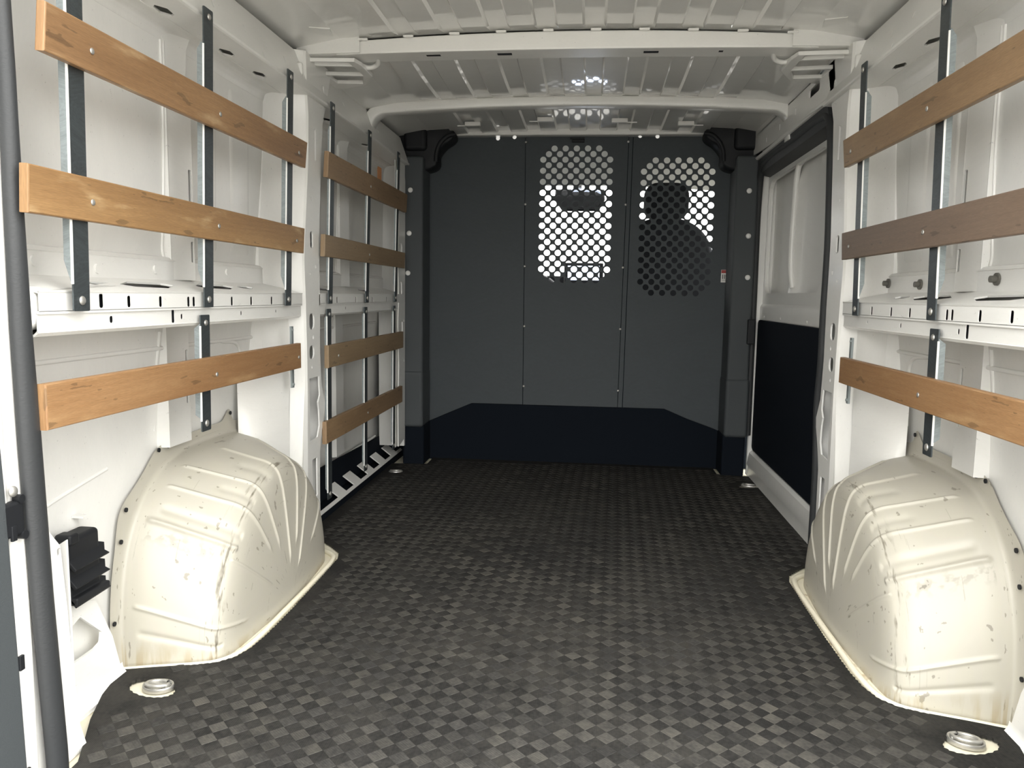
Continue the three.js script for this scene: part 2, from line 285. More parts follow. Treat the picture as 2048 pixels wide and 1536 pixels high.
    part(w, 'pillar', S(s, merge([
      wallPlate(0.80, edgeR.concat(edgeF), holes, 0.005),
      toCreasedNormals(flat(strip(0.80, 0.806, 0, 0.006)), 0.8), strip(0.806, 0.846, 0.006, 0.028), strip(0.846, 0.905, 0.028, 0.095), strip(0.905, 0.95, 0.095, 0.105),
      gridGeo(4, 50, (u, v) => { const y = 1.565 * (1 - v); return [0.805 + 0.13 * u, y, lerpT(P_F, Math.min(1.56, y)) - 0.012 * u, y, u * 0.1]; }),
    ])), paint);
    // raised pad and step at the head of the pillar
    part(w, 'pillar_cap', S(s, merge([box(0.80, 0.845, 1.485, 1.525, -2.352, -2.335, 0.008), box(0.80, 0.843, 1.445, 1.482, -2.350, -2.333, 0.008)])), paint);
    // bulged lower gusset of the pillar beside the wheel housing
    part(w, 'pillar_gusset', S(s, gridGeo(14, 24, (u, v) => { const y = 0.60 * (1 - v), k = Math.sin(u * Math.PI), f = Math.min(1, v * 3); return [0.93 - 0.09 * u, y, -2.13 - 0.16 * u + 0.055 * k * f, u * 0.2, y]; })), paint);
    part(w, 'bracket_strip', S(s, merge([box(0.806, 0.812, 0.55, 0.735, -2.235, -2.25), dome([0.806, 0.725, -2.2425], [-1, 0, 0], 0.005, 0.003), dome([0.806, 0.56, -2.2425], [-1, 0, 0], 0.006, 0.004)])), paleGalv);
    part(w, 'pillar_hole_shade', S(s, box(0.845, 0.848, 0.34, 0.59, -2.395, -2.47)), blackPlastic);  // black sheet added to darken the large pillar openings like shade
  }
  // D-pillar at the rear opening, its inner strip, box section at the floor
  part(w, 'rear_pillar', S(s, merge([box(0.812, 0.97, -0.06, 1.62, Z_REAR, -1.13, 0.012), box(0.83, 0.97, -0.02, 1.62, -1.13, -1.155, 0.006)])), paint);
  part(w, 'rail_end', S(s, box(0.806, 0.95, 0.77, 0.842, -1.15, -1.21, 0.02)), paint);
  part(w, 'rear_pillar_flange', S(s, merge([
    wallPlate(0.822, [[-1.13, -0.004], [-1.13, 0.455], [-1.175, 0.445], [-1.214, 0.395], [-1.224, 0.28], [-1.232, 0.14], [-1.242, 0.05], [-1.258, 0.0]], [rrect(-1.21, 0.385, 0.009, 0.014, 0.003)], 0.004),
    plate([0.822, 0, -1.234], [1, 0, -0.15], [0, 1, 0], [[0, 0.02], [0.11, 0.02], [0.11, 0.33], [0, 0.4]], [], 0.004),
  ])), paint);
  part(w, 'corner_box', S(s, merge([
    wallPlate(0.918, [[-1.24, 0], [-1.24, 0.20], [-1.30, 0.228], [-1.36, 0.232], [-1.44, 0.20], [-1.49, 0.10], [-1.52, 0.0]], [[[-1.30, 0.10], [-1.305, 0.155], [-1.39, 0.185], [-1.455, 0.125], [-1.45, 0.105], [-1.43, 0.10]], ell(-1.30, 0.05, 0.006, 0.007, 8)], 0.006),
    plate([0.918, 0.228, 0], [0, 0, -1], [1, 0.12, 0], [[1.24, 0], [1.37, 0], [1.42, 0.045], [1.24, 0.045]], [], 0.005),
    gridGeo(10, 4, (u, v) => { const a = u * Math.PI / 2; return [0.918 - 0.03 * (1 - Math.sin(a)) , 0.03 * (1 - Math.cos(a)) - 0.003, -1.24 - 0.28 * v, u * 0.05, v * 0.28]; }),
    box(0.89, 0.918, -0.004, 0.004, -1.24, -1.54),
  ])), paint);
  part(w, 'seam_bead', S(s, merge([tube([[0.955, 0.405, -1.28], [0.955, 0.43, -1.42], [0.955, 0.45, -1.55]], 0.004), box(0.93, 0.955, 0.375, 0.38, -1.43, -1.445)])), paint);
  return w;
}
const wallLeft = wallSide(-1, 'wall_left');
const wallRight = wallSide(1, 'wall_right');

// front bay of the left wall: jamb before the partition, dark step trim
{
  part(wallLeft, 'front_jamb', S(-1, merge([
    wallPlate(0.802, [[-3.52, 0.12], [-3.515, 0.3], [-3.53, 0.5], [-3.515, 0.7], [-3.53, 0.85], [-3.51, 1.0], [-3.53, 1.15], [-3.52, 1.42], [-3.50, 1.47], [-3.58, 1.47], [-3.63, 1.43], [-3.65, 1.36], [-3.64, 0.14]],
      [rrect(-3.565, 1.02, 0.045, 0.10, 0.018), rrect(-3.565, 0.86, 0.04, 0.07, 0.016), rrect(-3.585, 0.68, 0.03, 0.06, 0.012), ell(-3.62, 0.71, 0.006, 0.008, 8), ell(-3.62, 0.52, 0.006, 0.008, 8)], 0.006),
    wallPlate(0.812, [[-3.50, 0.12], [-3.50, 1.45], [-3.54, 1.45], [-3.54, 0.12]], [], 0.004), box(0.806, 0.93, 0.1, 1.5, -3.64, -3.66), box(0.8, 0.806, 0.79, 0.794, -3.52, -3.64),
  ])), paint);
  part(wallLeft, 'step_trim', S(-1, merge([
    plate([0.925, 0.04, 0], [0, 0, -1], [0.005, 0.13, 0], [[2.50, 0], [3.74, 0], [3.72, 0.10], [2.50, 0.14]], [], 0.006),
  ])), darkTrim);
  // sill strip with notches: dark gaps between pale teeth
  const out = [[2.60, 0], [3.98, 0], [3.98, 0.03]];
  for (let i = 5; i >= 0; i--) { const c = 2.925 + i * 0.200, h = 0.046; out.push([c + h, 0.014], [c + h - 0.015, 0.072], [c - h - 0.015, 0.072], [c - h, 0.014]); }
  out.push([2.60, 0.014]);
  part(wallLeft, 'sill_strip', S(-1, plate([0.870, 0.034, 0], [0, 0, -1], [0.05, 0.045, 0], out, [], 0.005)), paint);
  part(wallLeft, 'sill_base', S(-1, box(0.873, 0.955, -0.004, 0.030, -2.5, -3.95)), darkTrim);
}

// right wall ahead of the pillar: door track, sliding door, seal, threshold
{
  const trk = wallPlate(0.80, [[-2.50, 1.45], [-2.54, 1.567], [-3.70, 1.567], [-3.78, 1.54], [-3.79, 1.49], [-3.40, 1.472], [-2.8, 1.462]], [rrect(-2.75, 1.53, 0.13, 0.030, 0.012), rrect(-2.98, 1.515, 0.012, 0.026, 0.004), rrect(-3.22, 1.51, 0.012, 0.024, 0.004), rrect(-3.45, 1.505, 0.012, 0.024, 0.004)], 0.006);
  part(wallRight, 'door_track_cover', merge([trk, ribbonZ([[0.80, 1.468], [0.806, 1.460], [0.87, 1.45]], 0.004, -2.6, -3.74), box(0.80, 0.97, 1.563, 1.60, -2.5, -3.9), box(0.806, 0.97, 1.50, 1.6, -3.79, -3.9)]), paint);
  part(wallRight, 'sill', merge([
    toCreasedNormals(prismZ([[0.842, -0.004], [0.842, 0.05], [0.838, 0.062], [0.846, 0.115], [0.858, 0.125], [0.97, 0.13], [0.97, -0.06]], -2.46, -3.70), 0.5),
  ]), paint);
  part(wallRight, 'front_post', merge([box(0.838, 0.97, 0.0, 1.55, -3.70, -3.735, 0.01)]), paint);
  const door = struct('door_1');
  // blank window recess
  const frame = wallPlate(0.872, [[-2.42, 0.775], [-2.42, 1.45], [-3.74, 1.45], [-3.74, 0.775]], [rrect(-3.24, 1.115, 0.90, 0.51, 0.07, 6)], 0.02, 0.004);
  part(door, 'window_surround', frame, paint);
  part(door, 'window_blank', gridGeo(64, 40, (u, v) => {
    const z = -2.4 - 1.32 * u, y = 0.82 + 0.62 * v, e = Math.min(1, Math.min((u) * 14, (1 - u) * 14, v * 7, (1 - v) * 7)), mid = Math.exp(-(((z + 3.27) / 0.035) ** 2)), b2 = Math.exp(-(((z + 3.36) / 0.012) ** 2)), lim = Math.min(1, Math.max(0, (1.37 - y) * 14));
    return [0.905 + 0.012 * e - (0.034 * mid + 0.01 * b2) * lim, y, z, z, y];
  }), paint);
  part(door, 'window_rib', merge([tube([[0.892, 0.885, -3.25], [0.885, 0.95, -3.26], [0.885, 1.2, -3.265], [0.893, 1.37, -3.26], [0.905, 1.385, -3.262]], 0.012, 40, 10)]), paint);
  part(door, 'belt_ledge', merge([toCreasedNormals(prismZ([[0.862, 0.745], [0.862, 0.80], [0.868, 0.812], [0.905, 0.85], [0.93, 0.85], [0.93, 0.745]], -2.42, -3.72), 0.5), dome([0.862, 0.758, -2.9], [-1, 0, 0], 0.006, 0.003), dome([0.862, 0.758, -3.3], [-1, 0, 0], 0.006, 0.003), dome([0.862, 0.758, -3.6], [-1, 0, 0], 0.006, 0.003)]), paint);
  part(door, 'door_frame', merge([wallPlate(0.868, [[-2.42, 0.10], [-2.42, 0.76], [-3.725, 0.76], [-3.725, 0.10]], [], 0.012), box(0.93, 0.97, 0.0, 1.6, -2.42, -3.75)]), paint);
  part(door, 'trim_board', plate([0.856, 0, 0], [0, 0, -1], [0, 1, 0], rrect(3.06, 0.436, 1.30, 0.612, 0.035, 5), [], 0.012, 0.003), darkTrim, 'dark blue-black trim board on the lower half of the door');
  // black bulb seal round the opening
  const seal = tube([[0.822, 0.0, -2.535], [0.822, 0.3, -2.54], [0.822, 0.5, -2.565], [0.822, 0.65, -2.552], [0.822, 0.78, -2.557], [0.822, 1.0, -2.555], [0.822, 1.25, -2.582], [0.822, 1.36, -2.60], [0.824, 1.42, -2.645], [0.826, 1.432, -2.72], [0.826, 1.433, -3.0], [0.826, 1.433, -3.5], [0.826, 1.41, -3.64], [0.828, 1.3, -3.685], [0.83, 0.8, -3.69], [0.832, 0.2, -3.69]], 0.015, 160, 8);
  const sg = thing('door_seal', 'black rubber seal round the sliding door opening on the right', 'seal'); part(sg, 'seal_bulb', seal, rubber);
  part(sg, 'seal_lip', merge([toCreasedNormals(prismZ([[0.822, 1.398], [0.812, 1.458], [0.872, 1.462], [0.872, 1.385]], -2.63, -3.68), 0.5)]), rubber);
}

// ceiling: three pressed roof panels between roof bows
const ceil = struct('ceiling');
const roofY = (x) => 1.628 - 0.028 * (x / 0.8) ** 2 - (Math.abs(x) > 0.7 ? (Math.abs(x) - 0.7) * 0.12 : 0);
const sag = (t) => 3.9 * (t - 0.70 * t * t);   // pressed panels hang a little between the bows
function roofPanel(z0, z1, dip = 0) {
  const period = 0.141, xs = [-0.88, -0.80, -0.72, -0.70];
  const prof = [];   // [x, depth of pressing, wide]
  const hw = 0.6345;
  for (let i = 0; i < 9; i++) { const c = -hw + period * (i + 0.5), w = 0.036, sl = 0.007; prof.push([c - w - sl, 0], [c - w, 1], [c, 1], [c + w, 1], [c + w + sl, 0]); }
  const X = xs.map((x) => [x, 0]).concat(prof, xs.map((x) => [-x, 0]).reverse());
  const zs = [z0, z0 - 0.012, z0 - 0.05, z0 - 0.075]; const zn = [z1 + 0.075, z1 + 0.05, z1 + 0.012, z1];
  const mids = []; for (let i = 1; i < 10; i++) mids.push([z0 - 0.075 + (z1 - z0 + 0.15) * i / 10, 1]);
  const Z = zs.map((z, i) => [z, [0, 0, 0.55, 1][i]]).concat(mids, zn.map((z, i) => [z, [1, 0.55, 0, 0][i]]));
  const g = gridGeo(X.length - 1, Z.length - 1, (u, v) => { const [x, d] = X[Math.round(u * (X.length - 1))], [z, k] = Z[Math.round(v * (Z.length - 1))]; return [x, roofY(x) - 0.009 * d * k - dip * sag((z0 - z) / (z0 - z1)), z, x, z]; });
  return toCreasedNormals(flat(g), 0.12);
}
part(ceil, 'roof_panel', roofPanel(-1.02, -2.415), roofPaint);
part(ceil, 'roof_panel', roofPanel(-2.475, -3.105, 0.0165), roofPaint);
part(ceil, 'roof_panel', roofPanel(-3.165, -3.98), roofPaint);
part(ceil, 'roof_skin', box(-0.97, 0.97, 1.645, 1.665, -0.98, -4.0), paint);
part(ceil, 'rear_header', box(-0.83, 0.83, 1.555, 1.65, -1.02, -1.10, 0.01), paint);
function bowGeo() {
  const zA = -2.40, zB = -2.49, list = [];
  const top = [], bot = [];
  for (let i = 0; i <= 24; i++) { const x = -0.715 + 1.43 * i / 24; top.push([x, roofY(x) - 0.008]); bot.push([x, 1.568 - 0.006 * (x / 0.7) ** 2]); }
  const c = [[0.715, 1.592]].concat([]);
  const outline = bot.concat(top.slice().reverse());
  const g = new THREE.ExtrudeGeometry(path(outline), { depth: 0.084, bevelEnabled: true, bevelSize: 0.004, bevelThickness: 0.003, bevelOffset: -0.004, bevelSegments: 2 }); g.translate(0, 0, zB + 0.003);
  list.push(g);
  // wavy flange along the top rear edge with small round lugs at the pressings
  for (let i = 0; i < 10; i++) { const x = -0.63 + 0.141 * i; list.push(box(x - 0.016, x + 0.016, roofY(x) - 0.011, roofY(x) - 0.004, zA + 0.002, zA + 0.012, 0.003)); }
  return merge(list);
}
part(ceil, 'roof_bow', bowGeo(), paint);
part(ceil, 'bow_slots', merge([-0.42, -0.2, 0.24, 0.46].map((x) => box(x - 0.022, x + 0.022, 1.5655, 1.5675, -2.43, -2.445))), blackPlastic);
for (const s of [-1, 1]) {
  // flared ends of the bow: a bright wedge and an open lattice down to the pillar
  const wedge = new THREE.BufferGeometry();
  const A = [0.64, roofY(0.64) + 0.004, -2.393], B = [0.84, 1.592, -2.391], C = [0.64, 1.565, -2.393], D = [0.835, 1.562, -2.393], A2 = [0.64, roofY(0.64) + 0.004, -2.49], B2 = [0.84, 1.592, -2.49], C2 = [0.64, 1.565, -2.49], D2 = [0.835, 1.562, -2.49];
  const tri = []; const q = (a, b, c, d) => tri.push(...a, ...b, ...c, ...a, ...c, ...d);
  q(A, C, D, B); q(A2, B2, D2, C2); q(A, B, B2, A2); q(C, C2, D2, D);
  wedge.setAttribute('position', new THREE.Float32BufferAttribute(tri, 3)); wedge.setAttribute('uv', new THREE.Float32BufferAttribute(tri.filter((_, i) => i % 3 < 2), 2)); wedge.computeVertexNormals();
  part(ceil, 'bow_end', S(s, merge([wedge])), paint);
  part(ceil, 'bow_lattice', S(s, merge([
    plate([0.60, 1.540, 0], [1, 0.02, 0], [0, 0, -1], [[0.06, 2.405], [0.235, 2.405], [0.235, 2.73], [0.185, 2.72], [0.10, 2.672], [0.05, 2.57], [0.05, 2.45]], [
      [[0.082, 2.412], [0.205, 2.412], [0.205, 2.446], [0.082, 2.452]], [[0.078, 2.464], [0.205, 2.458], [0.203, 2.552], [0.078, 2.558]], [[0.082, 2.570], [0.200, 2.564], [0.196, 2.655], [0.108, 2.655]]], 0.012, 0.002),
    tube([[0.60, 1.572, -2.46], [0.615, 1.558, -2.50], [0.645, 1.553, -2.51], [0.665, 1.556, -2.49]], 0.008, 20, 8),
  ])), paint);
  part(ceil, 'roof_tab', S(s, plate([0.70, 1.603, 0], [1, -0.14, 0], [0, 0, -1], [[0, 2.30], [0.05, 2.26], [0.06, 2.29], [0.01, 2.36]], [], 0.004)), paint);
}
{ // second bow: a rounded arch that turns down at both ends
  const arch = (x1, yt, r, dy) => { const p = []; for (let i = 0; i <= 10; i++) { const a = Math.PI / 2 * i / 10; p.push([-x1 + r - r * Math.cos(a), yt - r + r * Math.sin(a)]); } for (let i = 1; i < 20; i++) { const x = -x1 + r + (2 * x1 - 2 * r) * i / 20; p.push([x, yt + dy * (1 - (x / (x1 - r)) ** 2)]); } for (let i = 0; i <= 10; i++) { const a = Math.PI / 2 * (1 - i / 10); p.push([x1 - r + r * Math.cos(a), yt - r + r * Math.sin(a)]); } return p; };
  const o = arch(0.845, 1.588, 0.09, 0.02), i2 = arch(0.808, 1.548, 0.06, 0.024);
  o.unshift([-0.845, 1.44]); o.push([0.845, 1.44]); i2.unshift([-0.808, 1.44]); i2.push([0.808, 1.44]);
  const g = new THREE.ExtrudeGeometry(path(o.concat(i2.reverse())), { depth: 0.06, bevelEnabled: true, bevelSize: 0.006, bevelThickness: 0.006, bevelOffset: -0.006, bevelSegments: 3 }); g.translate(0, 0, -3.166);
  part(ceil, 'roof_bow', toCreasedNormals(g, 0.7), paint);
  const tabs = []; for (let i = 0; i < 9; i++) { const x = -0.564 + 0.141 * i; tabs.push(box(x - 0.04, x + 0.04, roofY(x) - 0.022, roofY(x) - 0.010, -3.100, -3.107, 0.002)); }
  part(ceil, 'bow_tabs', merge(tabs), paint);
}
// header over the partition
part(ceil, 'front_header', merge([box(-0.80, 0.80, 1.60, 1.65, -3.80, -3.98, 0.008)]), roofPaint);
{ const tr = thing('header_trim', 'pale grey trim strip along the top of the dark partition', 'trim', [-0.01, 1.636, -3.83]); part(tr, 'strip', plate([-0.26, 0.006, 0], [1, 0, 0], [0, -1, -0.2], [[-0.02, -0.012], [0.53, -0.012], [0.505, 0.008], [0.0, 0.008]], [], 0.014, 0.003), partitionPaint); }
for (const [x, z, l] of [[-0.138, -3.48, 'pale header bracket above the left edge of the partition door'], [0.185, -3.51, 'pale header bracket above the right edge of the partition door'], [0.477, -3.575, 'pale header bracket above the mesh of the right partition panel'], [-0.47, -3.56, 'pale header bracket above the plain left partition panel']]) {
  const t = thing('header_bracket', l, 'bracket', [x, 1.604, z]);
  part(t, 'bracket_plate', box(-0.035, 0.035, -0.012, 0.006, -0.01, 0.012, 0.003), whitePlastic); part(t, 'bracket_foot', plate([x < 0 ? -0.07 : 0.03, -0.012, 0.0], [1, 0, 0], [0, 0.2, -1], [[0, 0], [0.045, 0], [0.045, 0.03], [0.012, 0.03]], [], 0.004), whitePlastic);
}

// ------------------------------------------------------------------ cab beyond the partition
{
  const cab = struct('wall_front');
  part(cab, 'cab_floor', box(-0.95, 0.95, -0.06, 0.0, -3.9, -5.6), blackPlastic);
  for (const s of [-1, 1]) part(cab, 'cab_side', S(s, merge([
    wallPlate(0.94, [[-3.9, -0.05], [-3.9, 1.66], [-4.75, 1.62], [-5.95, 0.9], [-5.95, -0.05]], [[[-4.12, 0.80], [-4.12, 1.42], [-4.68, 1.42], [-5.45, 0.92], [-5.45, 0.80]]], 0.03)])), greyPlastic);
  part(cab, 'cab_roof', merge([box(-0.95, 0.95, 1.64, 1.66, -3.98, -4.72)]), paint);
  part(cab, 'headliner', merge([gridGeo(12, 10, (u, v) => [-0.92 + 1.84 * u, 1.625 - 0.135 * v * v - 0.04 * (2 * u - 1) ** 2, -3.99 - 0.72 * v, u, v])]), headCloth);
  part(cab, 'dashboard', merge([toCreasedNormals(prismZ([[-0.92, 0.3], [-0.92, 0.93], [-0.80, 0.965], [0.80, 0.965], [0.92, 0.93], [0.92, 0.3]], -5.05, -5.7), 0.5), box(-0.92, 0.92, -0.05, 0.9, -5.6, -5.75)]), blackPlastic);
  const win = struct('window_1'); part(win, 'windshield', plate([0, 0.93, -5.72], [1, 0, 0], [0, 0.62, 1.02], [[-0.92, 0], [0.92, 0], [0.80, 1.17], [-0.80, 1.17]], [], 0.006), glass);
  for (const s of [-1, 1]) { const w2 = struct(s < 0 ? 'window_2' : 'window_3'); part(w2, 'door_glass', S(s, wallPlate(0.955, [[-4.10, 0.78], [-4.10, 1.44], [-4.70, 1.44], [-5.48, 0.93], [-5.48, 0.78]], [], 0.004)), glass); }

  // seats, mirror, screen
  const seat = (x, label) => {
    const t = thing('cab_seat', label, 'seat', [x, 0.0, -4.35]);
    part(t, 'seat_back', (() => { const o = []; for (const [a, b] of spline([[-0.25, 0.35], [-0.26, 0.7], [-0.25, 1.02], [-0.19, 1.17], [-0.09, 1.235], [0.09, 1.235], [0.19, 1.17], [0.25, 1.02], [0.26, 0.7], [0.25, 0.35]], 40)) o.push([a, b]); const g = new THREE.ExtrudeGeometry(path(o), { depth: 0.06, bevelEnabled: true, bevelSize: 0.025, bevelThickness: 0.03, bevelSegments: 4 }); g.translate(0, 0, -0.06); return toCreasedNormals(g, 0.8); })(), seatCloth);
    const hr = part(t, 'headrest', (() => { const g = new THREE.ExtrudeGeometry(path(rrect(0, 1.355, 0.20, 0.16, 0.05, 6)), { depth: 0.05, bevelEnabled: true, bevelSize: 0.02, bevelThickness: 0.025, bevelSegments: 4 }); g.translate(0, 0, -0.04); return toCreasedNormals(g, 0.8); })(), seatCloth);
    for (const k of [-0.06, 0.06]) part(hr, 'headrest_post', cyl([k, 1.25, 0], [0, 1, 0], 0.008, 0.12), zinc);
    part(t, 'seat_cushion', box(-0.25, 0.25, 0.22, 0.40, -0.5, 0.02, 0.06), seatCloth);
    part(t, 'seat_base', box(-0.2, 0.2, 0.0, 0.22, -0.42, -0.02, 0.02), blackPlastic);
    return t;
  };
  seat(0.475, 'black cab seat with headrest behind the right mesh window of the partition');
  const mi = thing('rear_view_mirror', 'dark rear view mirror against the windshield, seen through the partition door mesh', 'mirror', [-0.005, 1.43, -4.9]);
  part(mi, 'housing', (() => { const g = new THREE.ExtrudeGeometry(path([[-0.14, 0.05], [0.14, 0.05], [0.145, 0.0], [0.10, -0.06], [-0.10, -0.06], [-0.145, 0.0]]), { depth: 0.03, bevelEnabled: true, bevelSize: 0.01, bevelThickness: 0.01, bevelSegments: 2 }); return g; })(), blackPlastic);
  part(mi, 'stalk', cyl([0, 0.07, -0.02], [0, 1, -0.2], 0.012, 0.09), blackPlastic);
  const sc = thing('dashboard_screen', 'bright bluish white touchscreen on the dashboard behind the partition door mesh', 'screen', [0.03, 0.985, -5.0]);
  part(sc, 'bezel', box(-0.125, 0.125, -0.075, 0.065, -0.03, -0.002, 0.008), blackPlastic);
  part(sc, 'display', box(-0.10, 0.10, -0.045, 0.045, -0.003, 0.0), new THREE.MeshStandardMaterial({ color: 0x101018, roughness: 0.2, emissive: new THREE.Color(0.72, 0.82, 1.0), emissiveIntensity: 6 }));
  const sl = new THREE.RectAreaLight(new THREE.Color(0.72, 0.82, 1.0), 6, 0.2, 0.09); sl.position.set(0.03, 0.985, -4.995); sl.lookAt(0.03, 0.985, 0); scene.add(sl);
  const wh = thing('steering_wheel', 'dark round steering rim at the lower left of the partition door mesh', 'steering wheel', [-0.30, 0.80, -4.92]);
  part(wh, 'rim', (() => { const g = new THREE.TorusGeometry(0.19, 0.016, 10, 40); g.rotateX(-0.5); return g; })(), blackPlastic); part(wh, 'hub', (() => { const g = new RoundedBoxGeometry(0.3, 0.08, 0.05, 2, 0.02); g.rotateX(-0.5); return g; })(), blackPlastic);
}

// ------------------------------------------------------------------ partition
{
  const t = thing('cargo_partition', 'dark grey steel partition with two perforated windows between cargo bay and cab', 'partition', [0, 0, Z_PART]);
  const PX = 0.0536, PY = 0.0262, HR = 0.0152;
  const grid = (cx, yTop) => { const hs = []; for (let r = 0; r < 25; r++) { const n = r === 0 || r === 24 ? 5 : r % 2 ? 6 : 7; for (let i = 0; i < n; i++) hs.push(ell(cx + (i - (n - 1) / 2) * PX, yTop - r * PY, HR, HR * 0.97, 14)); } return hs; };
  const pl = (pts, holes, t2 = 0.003) => plate([0, 0, 0], [1, 0, 0], [0, 1, 0], pts, holes, t2);
  part(t, 'left_panel', merge([pl([[-0.765, 0.12], [-0.247, 0.12], [-0.2565, 1.635], [-0.70, 1.635], [-0.735, 1.54], [-0.765, 1.4]], [ell(-0.39, 1.595, 0.010, 0.010), ell(-0.309, 1.601, 0.010, 0.010)])]), partitionPaint);
  const doorPanel = part(t, 'door_panel', merge([plate([0, 0, 0.004], [1, 0, 0], [0, 1, 0], [[-0.2435, 0.12], [0.2235, 0.12], [0.2405, 1.635], [-0.2535, 1.635]], grid(-0.006, 1.545), 0.003)]), partitionPaint);
  part(doorPanel, 'door_latch', merge([box(-0.04, 0.03, 1.588, 1.596, 0.006, 0.012), box(-0.03, 0.03, 1.572, 1.587, 0.006, 0.016, 0.003)]), blackPlastic);
  part(t, 'right_panel', merge([pl([[0.252, 0.12], [0.775, 0.12], [0.775, 1.4], [0.735, 1.54], [0.70, 1.632], [0.264, 1.632]], grid(0.479, 1.489).concat([ell(0.294, 1.604, 0.010, 0.010), ell(0.376, 1.601, 0.010, 0.010)])), pl([[0.2265, 0.12], [0.2485, 0.12], [0.2605, 1.632], [0.2435, 1.632]], [])]), partitionPaint);
  part(t, 'foot_plate', plate([0, 0, 0.004], [1, 0, 0], [0, 1, 0], [[-0.80, 0.0], [0.80, 0.0], [0.80, 0.16], [0.70, 0.20], [0.57, 0.245], [0.456, 0.292], [-0.505, 0.292], [-0.60, 0.25], [-0.80, 0.16]], [], 0.02, 0.004), darkTrim, 'black plate with sloping ends along the foot of the partition');  // dark sheet with sloping ends across the partition foot
  part(t, 'backing_strips', merge([box(-0.275, -0.225, 0.12, 1.63, -0.008, -0.002), box(0.205, 0.285, 0.12, 1.63, -0.008, -0.002)]), darkTrim);
  const bolts = [[-0.252, 1.575], [0.239, 1.575], [-0.25, 1.28], [0.235, 1.28], [-0.248, 0.98], [0.232, 0.98], [-0.245, 0.685], [0.228, 0.68], [-0.243, 0.385], [0.2275, 0.375]];
  for (const [x, y] of bolts) part(doorPanel, 'bolt', dome([x, y, 0.010], [0, 0, 1], 0.006, 0.004), zinc);
  for (const s of [-1, 1]) part(t, 'side_filler', S(s, box(0.70, 0.95, 0.0, 1.62, -0.03, -0.012)), darkTrim);
  // B-pillar covers
  for (const s of [-1, 1]) {
    const b = thing('pillar_cover', s < 0 ? 'grey plastic pillar cover left of the partition, beside the wood slats' : 'grey plastic pillar cover right of the partition, beside the sliding door', 'pillar cover', [s * 0.76, 0, -3.74]);
    const up = part(b, 'upper_cover', S(s, box(-0.04, 0.06, 0.44, 1.48, -0.09, 0.08, 0.012)), greyPlastic);
    part(b, 'lower_cover', S(s, merge([box(-0.043, 0.066, 0.19, 0.468, -0.095, 0.086, 0.016)])), greyPlastic);
    part(b, 'foot', S(s, box(-0.045, 0.06, 0.0, 0.2, -0.09, 0.07, 0.01)), darkTrim);
    for (const y of [1.323, 1.122, 0.935]) part(up, 'clip', S(s, dome([0.02 + (1.323 - y) * 0.03, y, 0.08], [0, 0, 1], 0.012, 0.006)), whitePlastic, 'white clip head');
    if (s > 0) part(b, 'belt_guide', box(0.04, 0.075, 0.63, 0.745, 0.08, 0.10, 0.006), blackPlastic);
  }
  // black moulded covers in the upper corners
  for (const s of [-1, 1]) {
    const c = thing('upper_corner_cover', s < 0 ? 'black moulded corner cover at the top left of the partition' : 'black moulded corner cover with a curved lip at the top right of the partition', 'cover', [s * 0.72, 1.5, -3.70]);
    part(c, 'cover_body', S(s, (() => { const g = new THREE.ExtrudeGeometry(path(spline([[0.12, 0.13], [0.0, 0.14], [-0.10, 0.135], [-0.125, 0.08], [-0.08, 0.045], [-0.045, 0.0], [-0.04, -0.05], [0.05, -0.07], [0.13, -0.06]], 40)), { depth: 0.10, bevelEnabled: true, bevelSize: 0.012, bevelThickness: 0.012, bevelSegments: 3 }); g.translate(0, 0, -0.12); return toCreasedNormals(g, 0.7); })()), blackPlastic);
    part(c, 'cover_lip', S(s, tube([[-0.145, 0.085, -0.0], [-0.11, 0.075, 0.01], [-0.075, 0.04, 0.012], [-0.06, 0.005, 0.01], [-0.055, -0.04, 0.006]], 0.010, 40, 8)), blackPlastic);
    part(c, 'cover_block', S(s, box(-0.01, 0.10, 0.01, 0.115, -0.04, 0.02, 0.02)), blackPlastic);
  }
  // warning sticker
  const cv = document.createElement('canvas'); cv.width = 128; cv.height = 160; const x = cv.getContext('2d');
  x.fillStyle = '#d8d6d0'; x.fillRect(0, 0, 128, 160); x.fillStyle = '#a03a34'; x.fillRect(0, 0, 128, 42); x.fillStyle = '#4a4a4c';
  for (const k of [14, 38, 76, 98]) x.fillRect(k, 58, 12, 60); x.fillRect(56, 66, 12, 20); x.fillStyle = '#77777a'; for (const k of [128, 140]) x.fillRect(12, k, 104, 4);
  const tx = new THREE.CanvasTexture(cv); tx.colorSpace = THREE.SRGBColorSpace;
  const lb = thing('warning_sticker', 'small red and white sticker on the dark strip right of the partition', 'sticker', [0.726, 0.945, Z_PART + 0.006]);
  const pg = new THREE.PlaneGeometry(0.046, 0.058); part(lb, 'print', pg, new THREE.MeshStandardMaterial({ map: tx, roughness: 0.5 })); part(lb, 'backing', box(-0.024, 0.024, -0.03, 0.03, -0.0025, -0.0005), whitePlastic);
}

